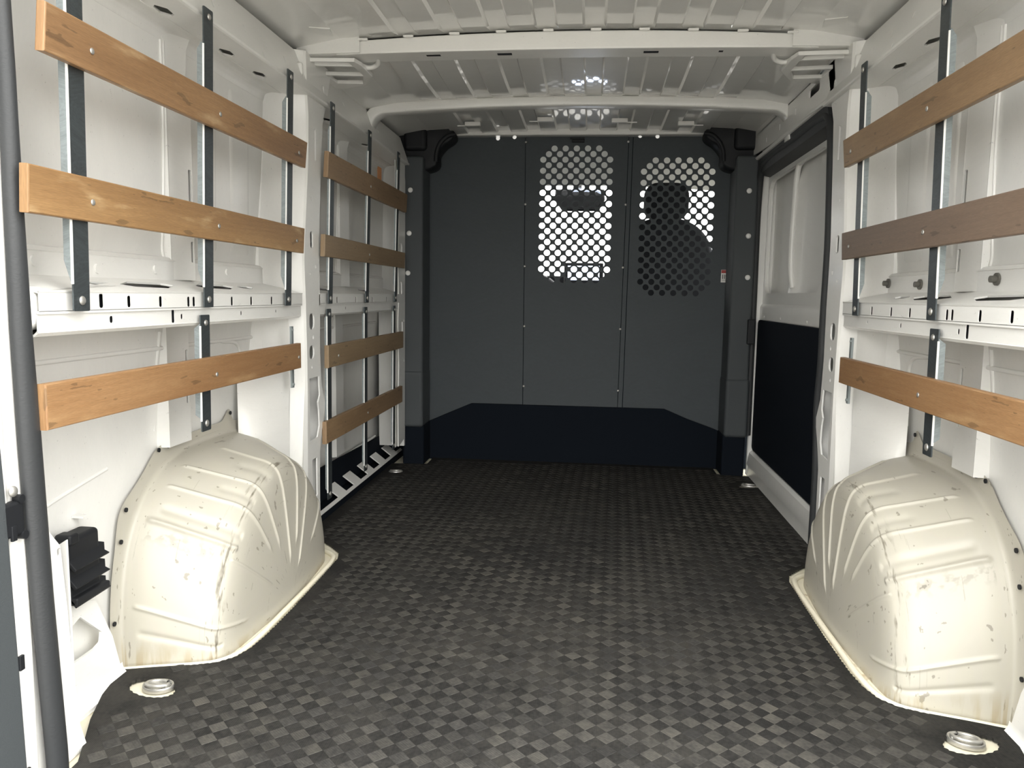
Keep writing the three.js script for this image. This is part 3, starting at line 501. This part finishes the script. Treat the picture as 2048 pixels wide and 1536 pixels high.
// ------------------------------------------------------------------ rubber mat
{
  const jit = (pts, amp, step) => { // serrated cut edge
    const o = []; for (let i = 0; i + 1 < pts.length; i++) { const [a, b] = [pts[i], pts[i + 1]], L = Math.hypot(b[0] - a[0], b[1] - a[1]), n = Math.max(1, Math.round(L / step)); for (let k = 0; k < n; k++) { const f = k / n, s = k % 2 ? amp : -amp * 0.4; const nx = (b[1] - a[1]) / L, nz = -(b[0] - a[0]) / L; o.push([a[0] + (b[0] - a[0]) * f + nx * s * rr(0.5, 1.2), a[1] + (b[1] - a[1]) * f + nz * s * rr(0.5, 1.2)]); } } o.push(pts[pts.length - 1]); return o; };
  const half = [[0.79, -1.0], [0.80, -1.2], [0.822, -1.245], [0.865, -1.33], [0.90, -1.42], [0.925, -1.53]];
  const archEdge = jit([[0.925, -1.535], [0.86, -1.553], [0.78, -1.568], [0.737, -1.585], [0.708, -1.615], [0.692, -1.66], [0.685, -1.73], [0.683, -1.9], [0.686, -2.15], [0.69, -2.29], [0.705, -2.35], [0.76, -2.42]], 0.0022, 0.007);
  const rest = [[0.80, -2.46], [0.84, -2.47], [0.872, -2.6], [0.872, -3.0], [0.872, -3.66], [0.70, -3.68], [0.70, -3.83]];
  const R = half.concat(archEdge, rest);
  const outline = R.concat(R.map(([x, z]) => [-x, z]).reverse());
  const tdHole = (cx, cz, s, n = 40) => ell(cx, cz, 0.056, 0.034, n).map(([x, z], i) => { const k = (i % 2 ? 1.04 : 0.98); return [cx + (x - cx) * k, cz + (z - cz) * k - 0.25 * s * (x - cx)]; });
  const TD = [[-0.815, -1.46, -1], [0.822, -1.462, 1], [-0.815, -3.48, -1], [0.812, -3.475, 1]];
  const mat = thing('floor_mat', 'black rubber cargo mat embossed with a basket-weave of small squares, covering the van floor', 'floor mat');
  // grey rubbed patches with a gritty grain on black rubber, the same all along the mat
  const X0 = -0.95, WX = 1.9, Z0 = -0.95, WZ = 3.0;
  const treadTex = (base, warm, k0) => {
    const t = dataTex(1024, 1536, (u, v) => {
      const x = X0 + u * WX, d = v * WZ, n1 = fbm(x * 2.6 + 11, d * 2.2, k0, 3), n2 = fbm(x * 14, d * 14 + 5, 2.2 + k0, 3), grain = fbm(x * 150, d * 150, 5.1 + k0, 2), streak = fbm(x * 60 + d * 55, d * 9 - x * 8, 1.9, 3);
      const zone = Math.min(1, Math.max(0, 0.62 + 1.5 * n1)), cover = zone * (0.55 + 0.8 * n2);
      const dust = Math.max(0, Math.min(1, (cover + 0.42 * grain + 0.25 * streak - 0.06) * 1.25)) * Math.min(1, zone * 3);
      const k = base * (1 + 0.25 * n2 + 0.22 * grain);
      return [k * (1 - dust) + warm[0] * dust, k * 0.985 * (1 - dust) + warm[1] * dust, k * 0.96 * (1 - dust) + warm[2] * dust];
    }, true, 1 / WX, 1 / WZ);
    t.wrapS = t.wrapT = THREE.ClampToEdgeWrapping; t.offset.set(-X0 / WX, Z0 / WZ); return t;
  };
  const matMat = new THREE.MeshPhysicalMaterial({ specularIntensity: 0.15, map: treadTex(0.16, [0.225, 0.219, 0.205], 0.6), roughness: 0.66, bumpMap: dataTex(256, 256, (u, v) => 0.5 + 0.5 * Math.sin(u * Math.PI * 2 * 50) * 0.6 + 0.3 * wrapNoise(u, v, 50, 3.1, 2), false, 5, 5), bumpScale: 0.0004 });
  part(mat, 'sheet', plate([0, 0.0065, 0], [1, 0, 0], [0, 0, -1], outline.map(([x, z]) => [x, -z]), TD.map(([x, z, s]) => tdHole(x, z, s).map(([a, b]) => [a, -b])), 0.0065).translate(0, -0.0065, 0), matMat);
  // raised squares, alternate cells of the weave
  const inside = (x, z, O) => { let c = false; for (let i = 0, j = O.length - 1; i < O.length; j = i++) { const [xi, zi] = O[i], [xj, zj] = O[j]; if ((zi > z) !== (zj > z) && x < (xj - xi) * (z - zi) / (zj - zi) + xi) c = !c; } return c; };
  const cell = 0.0290, cA = Math.cos(0.82), sA = Math.sin(0.82), variants = [[], [], []];
  const uv3 = [];
  for (let i = -100; i < 100; i++) for (let j = -100; j < 100; j++) {
    if ((i + j) & 1) continue;
    const a = i * cell, b = j * cell, x = cA * a - sA * b, z = -2.3 + sA * a + cA * b;
    if (z > -1.02 || z < -3.78 || Math.abs(x) > 0.84 || !inside(x, z, outline)) continue;
    if (!inside(Math.abs(x) + 0.03, z, R.concat([[0, -3.83], [0, -1.0]])) || TD.some(([tx, tz]) => Math.hypot(x - tx, z - tz) < 0.085)) continue;
    const h = cell * 0.495, t = cell * 0.475, y0 = 0.0063, y1 = 0.0073, P = (p, q, y) => [x + cA * p - sA * q, y, z + sA * p + cA * q];
    const o = [P(-h, -h, y0), P(h, -h, y0), P(h, h, y0), P(-h, h, y0)], u = [P(-t, -t, y1), P(t, -t, y1), P(t, t, y1), P(-t, t, y1)];
    const L = variants[Math.floor(rnd() * 3)];
    const quad = (p, q, r, s) => L.push(p, r, q, p, s, r);
    quad(u[0], u[1], u[2], u[3]); for (let k = 0; k < 4; k++) quad(o[k], o[(k + 1) % 4], u[(k + 1) % 4], u[k]);
  }
  const ribs = dataTex(256, 256, (u, v) => 0.5 + 0.5 * Math.sin((u * 0.68 + v * 0.73) * Math.PI * 2 * 46 * 1.0), false, 5, 5);
  variants.forEach((L, k) => {
    const pos = [], uv = []; for (const p of L) { pos.push(...p); uv.push(p[0], -p[2]); }
    const g = new THREE.BufferGeometry(); g.setAttribute('position', new THREE.Float32BufferAttribute(pos, 3)); g.setAttribute('uv', new THREE.Float32BufferAttribute(uv, 2)); g.computeVertexNormals();
    const m = new THREE.MeshPhysicalMaterial({ specularIntensity: 0.15, map: treadTex([0.205, 0.192, 0.218][k], [[0.30, 0.292, 0.272], [0.285, 0.277, 0.258], [0.32, 0.31, 0.288]][k], 3.7 + k), roughness: 0.62, bumpMap: ribs, bumpScale: 0.0003 });
    const p = part(mat, 'raised_squares', g, m); p.userData.kind = 'stuff';
  });
  // lashing rings in their cut-outs
  const TL = ['zinc tie-down ring in an oval cut-out before the left wheel housing', 'worn zinc tie-down ring in an oval cut-out before the right wheel housing', 'small zinc tie-down ring on the dark floor by the left step', 'small zinc tie-down ring on the dark floor by the sliding door'];
  let proto;
  TD.forEach(([x, z, s], i) => {
    if (!proto) {
      proto = thing('tie_down_ring', TL[0], 'tie-down', [x, 0, z], 'tie-down rings in the floor');
      const cup = new THREE.LatheGeometry([[0.004, 0.003], [0.020, 0.0032], [0.030, 0.006], [0.034, 0.0095], [0.036, 0.0095], [0.038, 0.0], [0.03, -0.003]].map(([r, y]) => new THREE.Vector2(r, y)), 32); cup.scale(0.9, 1, 0.66); cup.translate(0.008, 0, -0.010);
      part(proto, 'cup', cup, zinc);
      const ring = new THREE.TorusGeometry(0.024, 0.0042, 10, 32, Math.PI * 1.7); ring.rotateX(Math.PI / 2 - 0.15); ring.scale(1, 1, 0.8); ring.translate(0.008, 0.011, -0.010);
      part(proto, 'ring', ring, zinc); part(proto, 'hinge_pin', cyl([0.024, 0.009, -0.004], [1, 0, 0.3], 0.004, 0.02), zinc);
    } else { const c = retag(proto, TL[i], [x, 0, z]); c.rotation.y = s > 0 ? -0.35 : 0.2; if (s > 0) c.scale.x = -1; }
  });
}

// ------------------------------------------------------------------ wheel housings
function housingGeo() {
  const zc = -1.975, prof = [[0.945, 'o', 1.0], [0.943, 'o', 0.965], [0.938, 'o', 0.935], [0.925, 'm', 0.04], [0.895, 'm', 0.16], [0.85, 'm', 0.42], [0.80, 'm', 0.72], [0.77, 'm', 0.90], [0.753, 'i', 0.985], [0.741, 'i', 0.945], [0.733, 'i', 0.88], [0.727, 'i', 0.78], [0.720, 'i', 0.55], [0.714, 'i', 0.28], [0.711, 'i', 0.0]];
  const outer = (th) => { const c = Math.cos(th), s = Math.max(0, Math.sin(th)), n = 2 / 2.9; return [0.455 * Math.sign(c) * Math.abs(c) ** n, 0.475 * s ** n]; };
  const inner = (th) => [(Math.cos(th) < 0 ? 0.36 : 0.375) * Math.cos(th), 0.385 * Math.sin(th)];
  const pt = (th, k) => {
    const o = outer(th), i = inner(th);
    const at = ([x, m, f]) => m === 'o' ? [x, o[0] * f, o[1] * f] : m === 'i' ? [x, i[0] * f, i[1] * f] : [x, o[0] * 0.93 * (1 - f) + i[0] * f, o[1] * 0.93 * (1 - f) + i[1] * f];
    const n = prof.length - 1, q = k * n, a = Math.min(n - 1, Math.floor(q)), f = q - a;
    const p = [at(prof[Math.max(0, a - 1)]), at(prof[a]), at(prof[a + 1]), at(prof[Math.min(n, a + 2)])];
    return [0, 1, 2].map((j) => 0.5 * (2 * p[1][j] + (p[2][j] - p[0][j]) * f + (2 * p[0][j] - 5 * p[1][j] + 4 * p[2][j] - p[3][j]) * f * f + (3 * p[1][j] - p[0][j] - 3 * p[2][j] + p[3][j]) * f ** 3));
  };
  // beads: [angle, k from, k to, height, width]
  const beads = [[0.985, 0.26, 0.86, 0.0042, 0.010], [1.20, 0.26, 0.88, 0.0046, 0.009], [1.52, 0.30, 0.93, 0.0046, 0.009], [1.86, 0.30, 0.90, 0.0046, 0.009], [2.12, 0.40, 0.94, 0.0042, 0.009], [2.56, 0.55, 0.86, 0.004, 0.009],
    [0.70, 0.24, 0.66, 0.007, 0.018], [0.20, 0.24, 0.82, 0.0045, 0.008], [0.62, 0.62, 0.9, 0.003, 0.008]];
  const steps = [[0.80, 0.28, 0.68, -0.004, 0.03], [0.09, 0.26, 0.66, -0.004, 0.012], [1.08, 0.4, 0.66, -0.003, 0.03], [1.36, 0.4, 0.66, -0.003, 0.04]];
  const NT = 420, NK = 130;
  const g = gridGeo(NT, NK, (u, v) => {
    const th = u * Math.PI, k = v; let [x, dz, y] = pt(th, k);
    const e = 1e-3, a1 = pt(Math.min(Math.PI, th + e), k), a0 = pt(Math.max(0, th - e), k), b1 = pt(th, Math.min(1, k + e)), b0 = pt(th, Math.max(0, k - e));
    const ta = V3(a1[0] - a0[0], a1[2] - a0[2], a1[1] - a0[1]), tb = V3(b1[0] - b0[0], b1[2] - b0[2], b1[1] - b0[1]); const N = ta.cross(tb).normalize(); if (N.x > 0 && k > 0.6) N.negate(); if (k <= 0.6 && N.y * y + N.z * dz < 0) N.negate(); if (!isFinite(N.x)) N.set(-1, 0, 0);
    let d = 0; const sm = (t) => Math.max(0, Math.min(1, t)), win = (k0, k1) => sm((k - k0) / 0.02) * sm((k1 - k) / 0.02);
    for (const [t0, k0, k1, h, w] of beads) { const sc = k > 0.6 ? Math.min(3.2, 0.385 / Math.max(0.1, Math.hypot(dz, y))) : 1; const r = (th - t0) / (w * sc); d += h * Math.exp(-r * r) * win(k0, k1); }
    for (const [t0, k0, k1, h, w] of steps) { const r = (th - t0) / w; d += h * Math.exp(-r * r) * win(k0, k1); }
    x += N.x * d; y += N.y * d; dz += N.z * d;
    // scalloped, tabbed edge of the wall flange
    if (k < 0.1) { const f = 1 - k / 0.1, w = 0.016 * Math.exp(-(((th - 1.19) / 0.14) ** 2)) + 0.018 * Math.exp(-(((th - 0.66) / 0.15) ** 2)) + 0.034 * Math.exp(-(((th - 1.72) / 0.04) ** 2)) + 0.012 * Math.exp(-(((th - 2.0) / 0.1) ** 2)); const l = Math.hypot(dz, y) || 1; dz += dz / l * w * f; y += y / l * w * f; }
    return [x, y - 0.004, zc + dz, u * 1.3, v * 0.75];
  });
  return g;
}
const HG = housingGeo();
function housingMat(s) {
  const tex = dataTex(1024, 640, (u, v) => {
    // scuffs: dark rubbed marks gathered where cargo has knocked the crease, fine scratches, dirt at the foot
    const th = u * Math.PI, k = v;
    const crease = Math.exp(-(((k - 0.585) / 0.05) ** 2)), n = fbm(u * 16 + s * 7, v * 26, 3.3 + s, 4), m = fbm(u * 60 + s, v * 34, 8.1 + s, 3), l = fbm(u * 9, v * 120 + s, 1.7, 3);
    let d = 0;
    d += Math.max(0, Math.min(1, (n + 0.12 * crease - 0.16) * 6)) * crease * (0.35 + 0.65 * Math.max(0, Math.min(1, 0.5 + 2 * m)));
    const band = Math.exp(-(((th - 0.62) / 0.05) ** 2)) * (k > 0.24 && k < 0.56 ? 1 : 0);
    d += 0.3 * band * Math.max(0, Math.min(1, (m - 0.02) * 6));
    if (m > 0.36) d += 0.55; if (l > 0.40) d += 0.25;
    const foot = Math.max(0, 1 - Math.sin(th) * 12) * Math.max(0, Math.min(1, (n + 0.05) * 4)) * 0.6;
    d = Math.min(1, d); const g = 1 + 0.025 * fbm(u * 5, v * 5, s, 3);
    return [0.70, 0.684, 0.635].map((c, q) => (c * g * (1 - d) + [0.43, 0.41, 0.36][q] * d) * (1 - foot) + [0.6, 0.54, 0.42][q] * foot);
  }, true, 1 / 1.3, 1 / 0.75);
  return new THREE.MeshPhysicalMaterial({ map: tex, roughness: 0.5, clearcoat: 0.15, clearcoatRoughness: 0.3 });
}
for (const s of [-1, 1]) {
  const t = thing('wheel_housing', s < 0 ? 'scuffed white steel wheel housing with pressed beads by the left wall' : 'scuffed white steel wheel housing with pressed beads by the right wall', 'wheel housing', [s * 0.83, 0, -1.975]);
  const place = (g) => S(s, g.clone().translate(-0.83, 0, 1.975));
  part(t, 'housing_shell', place(HG), housingMat(s * 1.5 + 2));
  const hs = []; for (const [th, f] of [[1.16, 1.02], [1.25, 1.0], [0.68, 1.01], [0.5, 0.985], [0.12, 0.985], [1.72, 1.04]]) { const c = Math.cos(th), n = 2 / 2.9; hs.push(cyl([0.9385, 0.475 * Math.sin(th) ** n * f, -1.975 + 0.455 * Math.sign(c) * Math.abs(c) ** n * f], [1, 0, 0], 0.0055, 0.003, 8)); }
  for (const h of hs) part(t, 'flange_hole', place(h), blackPlastic);
  // sealed foot flange
  const foot = []; const N = 60; const base = [[0.945, -1.525], [0.86, -1.552], [0.78, -1.575], [0.742, -1.592], [0.715, -1.63], [0.703, -1.70], [0.70, -1.9], [0.70, -2.15], [0.705, -2.28], [0.72, -2.33], [0.80, -2.40]];
  part(t, 'foot_flange', place(tube(base.map(([x, z]) => [x, 0.001, z]), 0.008, 120, 8)), floorPaint);
}

// ------------------------------------------------------------------ steel uprights
function upright(side, z, y0, y1, x0, x1, label, group, lean = 0) {
  const low = y1 < 0.79;
  // folded strip: a dark face towards the load space and a rear-edge leg to the wall, coloured pale as if lit
  const L = y1 - y0, w = 0.042, d = z < -2.3 ? 0.008 : 0.014;
  const t = thing('steel_upright', label, 'upright', [side * x0, y0, z], group);
  const up = [side * (x1 - x0), L, lean];
  const faceG = plate([0, 0, 0], [0, 0, -1], [x1 - x0, L, 0], rrect(0, L / 2, w, L, 0.003, 2), [], 0.0028);
  const legG = plate([0.0, 0, w / 2], [1, 0, 0], [x1 - x0, L, 0], low ? [[0.001, 0.03], [d, 0.04], [d, L - 0.03], [0.001, L - 0.02]] : [[0.001, 0.045], [d, 0.085], [d, L - 0.09], [0.004, L - 0.075], [0.001, L - 0.08]], [], 0.0028);
  const rot = (g) => { if (lean) { const m = new THREE.Matrix4().makeRotationX(Math.atan2(lean, L)); g.applyMatrix4(m); } return S(side, g); };
  const face = part(t, 'face', rot(faceG), galv); part(t, 'leg', rot(legG), paleGalv);
  part(t, 'folded_edge', rot((() => { const e = new THREE.CylinderGeometry(0.0026, 0.0026, L - (low ? 0.05 : 0.125), 10); e.translate(0, L / 2 - (low ? 0 : 0.017), 0); e.applyMatrix4(new THREE.Matrix4().makeShear(0, 0, (x1 - x0) / L, 0, 0, 0)); e.translate(0.0012, 0, w / 2 + 0.0005); return e; })()), edgeHighlight, 'folded edge with a painted highlight');
  part(face, 'bolt', rot(dome([-0.001, 0.018, 0], [-1, 0, 0], 0.008, 0.004)), zinc); part(face, 'bolt', rot(dome([x1 - x0 - 0.001, L - 0.018, 0], [-1, 0, 0], 0.007, 0.004)), zinc);
  return t;
}
const edgeHighlight = new THREE.MeshStandardMaterial({ color: new THREE.Color(0.86, 0.86, 0.83), roughness: 0.5, metalness: 0.2 });  // whitish colour paints the highlight along the fold of the uprights
const FU = 'steel uprights behind the wood slats';
for (const s of [-1, 1]) {
  const w = s < 0 ? 'left' : 'right';
  if (s < 0) upright(s, -1.245, 0.80, 1.452, 0.782, 0.768, 'galvanised upright nearest the black door seal on the left wall', FU);
  else upright(s, -1.245, 0.80, 1.452, 0.782, 0.768, 'galvanised upright nearest the rear doors on the right wall', FU);
  upright(s, -1.700, 0.80, 1.452, 0.788, 0.770, `galvanised upright in the middle of the ${w} rear bay, above the waist rail`, FU);
  upright(s, -2.170, 0.798, 1.452, 0.788, 0.770, `galvanised upright next to the ${w} pillar in the rear bay`, FU);
  upright(s, -1.690, 0.515, 0.783, 0.797, 0.793, `short galvanised upright reaching down to the ${w} wheel housing`, FU, s > 0 ? 0.0 : 0);
}
[[-2.535, 'galvanised upright just past the left pillar, above the waist rail', 'long lower upright just past the left pillar, under the waist rail'],
  [-2.965, 'galvanised upright in the middle of the left front bay, above the rail', 'long lower upright in the middle of the left front bay'],
  [-3.41, 'galvanised upright nearest the partition on the left wall, above the rail', 'long lower upright nearest the partition on the left']].forEach(([z, a, b]) => {
  upright(-1, z, 0.80, 1.452, 0.788, 0.772, a, FU);
  upright(-1, z, 0.13, 0.783, 0.797, 0.793, b, FU);
});

{ const tg = thing('painted_glow', 'small painted orange tag on the left wall above the topmost front slat', 'tag', [-0.902, 1.383, -3.56]);
  part(tg, 'glow_sheet', plate([0, 0, 0], [0, -0.12, -1], [0, 1, 0], rrect(0, 0, 0.062, 0.085, 0.004, 2), [], 0.002), new THREE.MeshStandardMaterial({ color: new THREE.Color(0.9, 0.42, 0.18), roughness: 0.6 })); }  // orange sheet painted in place of a patch of light on the wall

// ------------------------------------------------------------------ wood slats
function slat(side, zA, zB, yb, yt, x, lean, mat, label, group, screws) {
  const zm = (zA + zB) / 2, L = Math.abs(zB - zA), h = yt - yb, t = thing('wood_slat', label, 'wood slat', [side * x, yb, zm], group);
  const g = plate([0, 0, 0], [0, 0, -1], [-lean, h, 0], [[-L / 2, 0], [L / 2, 0], [L / 2, h], [-L / 2, h]], [], 0.016, 0.0022);
  // uv along the board with an offset of its own
  const uv = g.attributes.uv, off = rnd() * 3; for (let i = 0; i < uv.count; i++) uv.setXY(i, uv.getX(i) + off, uv.getY(i));
  const board = part(t, 'board', S(side, g), mat);
  for (const z of screws) part(board, 'screw', S(side, dome([-lean * 0.45 - 0.0005, h * 0.45, z - zm], [-1, 0, 0], 0.0055, 0.0025)), zinc);
  return t;
}
const GS = 'wood slats on the van walls';
slat(-1, -1.148, -2.24, 1.197, 1.270, 0.757, 0.007, WOOD[0], 'topmost golden brown wood slat in the left rear bay, with a pale scuff', GS, [-1.26, -1.71, -2.18]);
slat(-1, -1.108, -2.24, 0.951, 1.024, 0.766, 0.004, WOOD[1], 'middle golden wood slat in the left rear bay, streaked with pale wear', GS, [-1.26, -1.71, -2.18]);
slat(-1, -1.142, -2.24, 0.611, 0.686, 0.779, 0.0, WOOD[2], 'lowest honey coloured wood slat in the left rear bay, above the wheel housing', GS, [-1.71, -2.22]);
slat(1, -1.05, -2.24, 1.197, 1.270, 0.757, 0.007, WOOD[4], 'topmost light brown wood slat in the right rear bay', GS, [-1.71, -2.18]);
slat(1, -1.05, -2.24, 0.949, 1.022, 0.766, 0.004, WOOD[3], 'middle dark brown wood slat in the right rear bay', GS, [-1.71, -2.18]);
slat(1, -1.05, -2.24, 0.609, 0.681, 0.779, 0.0, WOOD[2], 'lowest honey coloured wood slat in the right rear bay, above the wheel housing', GS, [-1.71]);
slat(-1, -2.475, -3.55, 1.206, 1.288, 0.772, 0.005, WOOD[4], 'topmost wood slat in the left front bay beyond the pillar', GS, [-2.96]);
slat(-1, -2.455, -3.54, 0.953, 1.024, 0.778, 0.003, WOOD[5], 'second wood slat from the top in the left front bay', GS, [-2.96]);
slat(-1, -2.50, -3.54, 0.586, 0.662, 0.784, 0.0, WOOD[5], 'third wood slat from the top in the left front bay, under the waist rail', GS, [-2.6]);
slat(-1, -2.475, -3.53, 0.332, 0.408, 0.786, 0.0, WOOD[4], 'lowest wood slat in the left front bay, above the dark step', GS, [-2.96]);

// ------------------------------------------------------------------ rear opening: seal, latch, open door, air vent
{
  for (const s of [-1, 1]) {
    const t = thing('weatherstrip', s < 0 ? 'thick black rubber weatherstrip up the left side of the rear opening' : 'thick black rubber weatherstrip up the right side of the rear opening', 'weatherstrip', [s * 0.81, 0, -1.13]);
    const c = [[0, -0.05], [0, 0.05], [0, 0.35], [0, 0.8], [0, 1.15], [0, 1.5]];
    const zz = [[-0.05, -0.016], [0.04, -0.017], [0.33, -0.002], [0.58, 0.006], [0.78, 0.012], [0.97, 0.013], [1.16, 0.013], [1.55, 0.02]];
    const zat = (y) => { for (let i = 0; i + 1 < zz.length; i++) if (y <= zz[i + 1][0]) { const k = (y - zz[i][0]) / (zz[i + 1][0] - zz[i][0]); return zz[i][1] + k * (zz[i + 1][1] - zz[i][1]); } return 0.02; };
    const zw = (y) => y < 0.6 ? 0.040 : 0.040 - 0.016 * Math.min(1, (y - 0.6) / 0.5);
    part(t, 'strip', S(s, gridGeo(20, 60, (u, v) => { const y = -0.05 + 1.6 * v, a = (u - 0.5) * Math.PI * 1.25, w = zw(y) / 2; return [-0.006 - 0.014 * Math.cos(a), y, zat(y) - 0.008 + w * Math.sin(a) / 0.93, u * 0.06, y]; })), rubber);
  }
  const l = thing('door_striker', 'black door latch striker on the white jamb left of the weatherstrip', 'latch', [-0.808, 0.48, -1.085]);
  part(l, 'body', box(-0.006, 0.010, -0.028, 0.028, -0.022, 0.03, 0.006), blackPlastic); for (const [a, b] of [[0.030, -0.014], [-0.029, -0.018]]) part(l, 'ear', cyl([0.006, a, b], [1, 0, 0], 0.007, 0.012), blackPlastic); part(l, 'bolt', dome([0.008, 0.045, 0.0], [1, 0, 0], 0.009, 0.006), zinc);

  const d = struct('door_2');
  part(d, 'door_shell', box(-0.90, -0.806, 0.0, 1.6, -1.088, -0.3, 0.012), paint);
  part(d, 'door_trim', S(-1, wallPlate(0.798, [[-1.082, 0.0], [-1.068, 0.53], [-1.05, 0.9], [-0.34, 0.9], [-0.34, 0.0]], [], 0.01, 0.003)), greyPlastic);
  part(d, 'trim_clips', merge([0.46, 0.25, 0.06].map((y) => box(-0.80, -0.795, y - 0.012, y + 0.012, -1.074, -1.084, 0.001))), blackPlastic);

  const v = thing('air_vent', 'black louvred air extraction vent on the left wall behind the wheel housing', 'vent', [-0.925, 0.232, -1.395]);
  part(v, 'frame', merge([box(-0.025, 0.02, 0.0, 0.125, 0.05, -0.05, 0.01), box(-0.01, 0.025, 0.112, 0.134, 0.048, 0.018, 0.006)]), blackPlastic);
  for (let i = 0; i < 3; i++) part(v, 'louvre', plate([0.008, 0.098 - i * 0.036, 0.05], [0, 0, -1], [0.03, -0.034, 0], [[0, 0], [0.09, 0], [0.116, 0.015], [0.102, 0.03], [0.108, 0.04], [0, 0.042]], [], 0.007, 0.002), blackPlastic);
  part(v, 'lower_lip', box(-0.01, 0.035, -0.006, 0.010, 0.05, -0.055, 0.004), blackPlastic);
}

renderer.render(scene, camera);
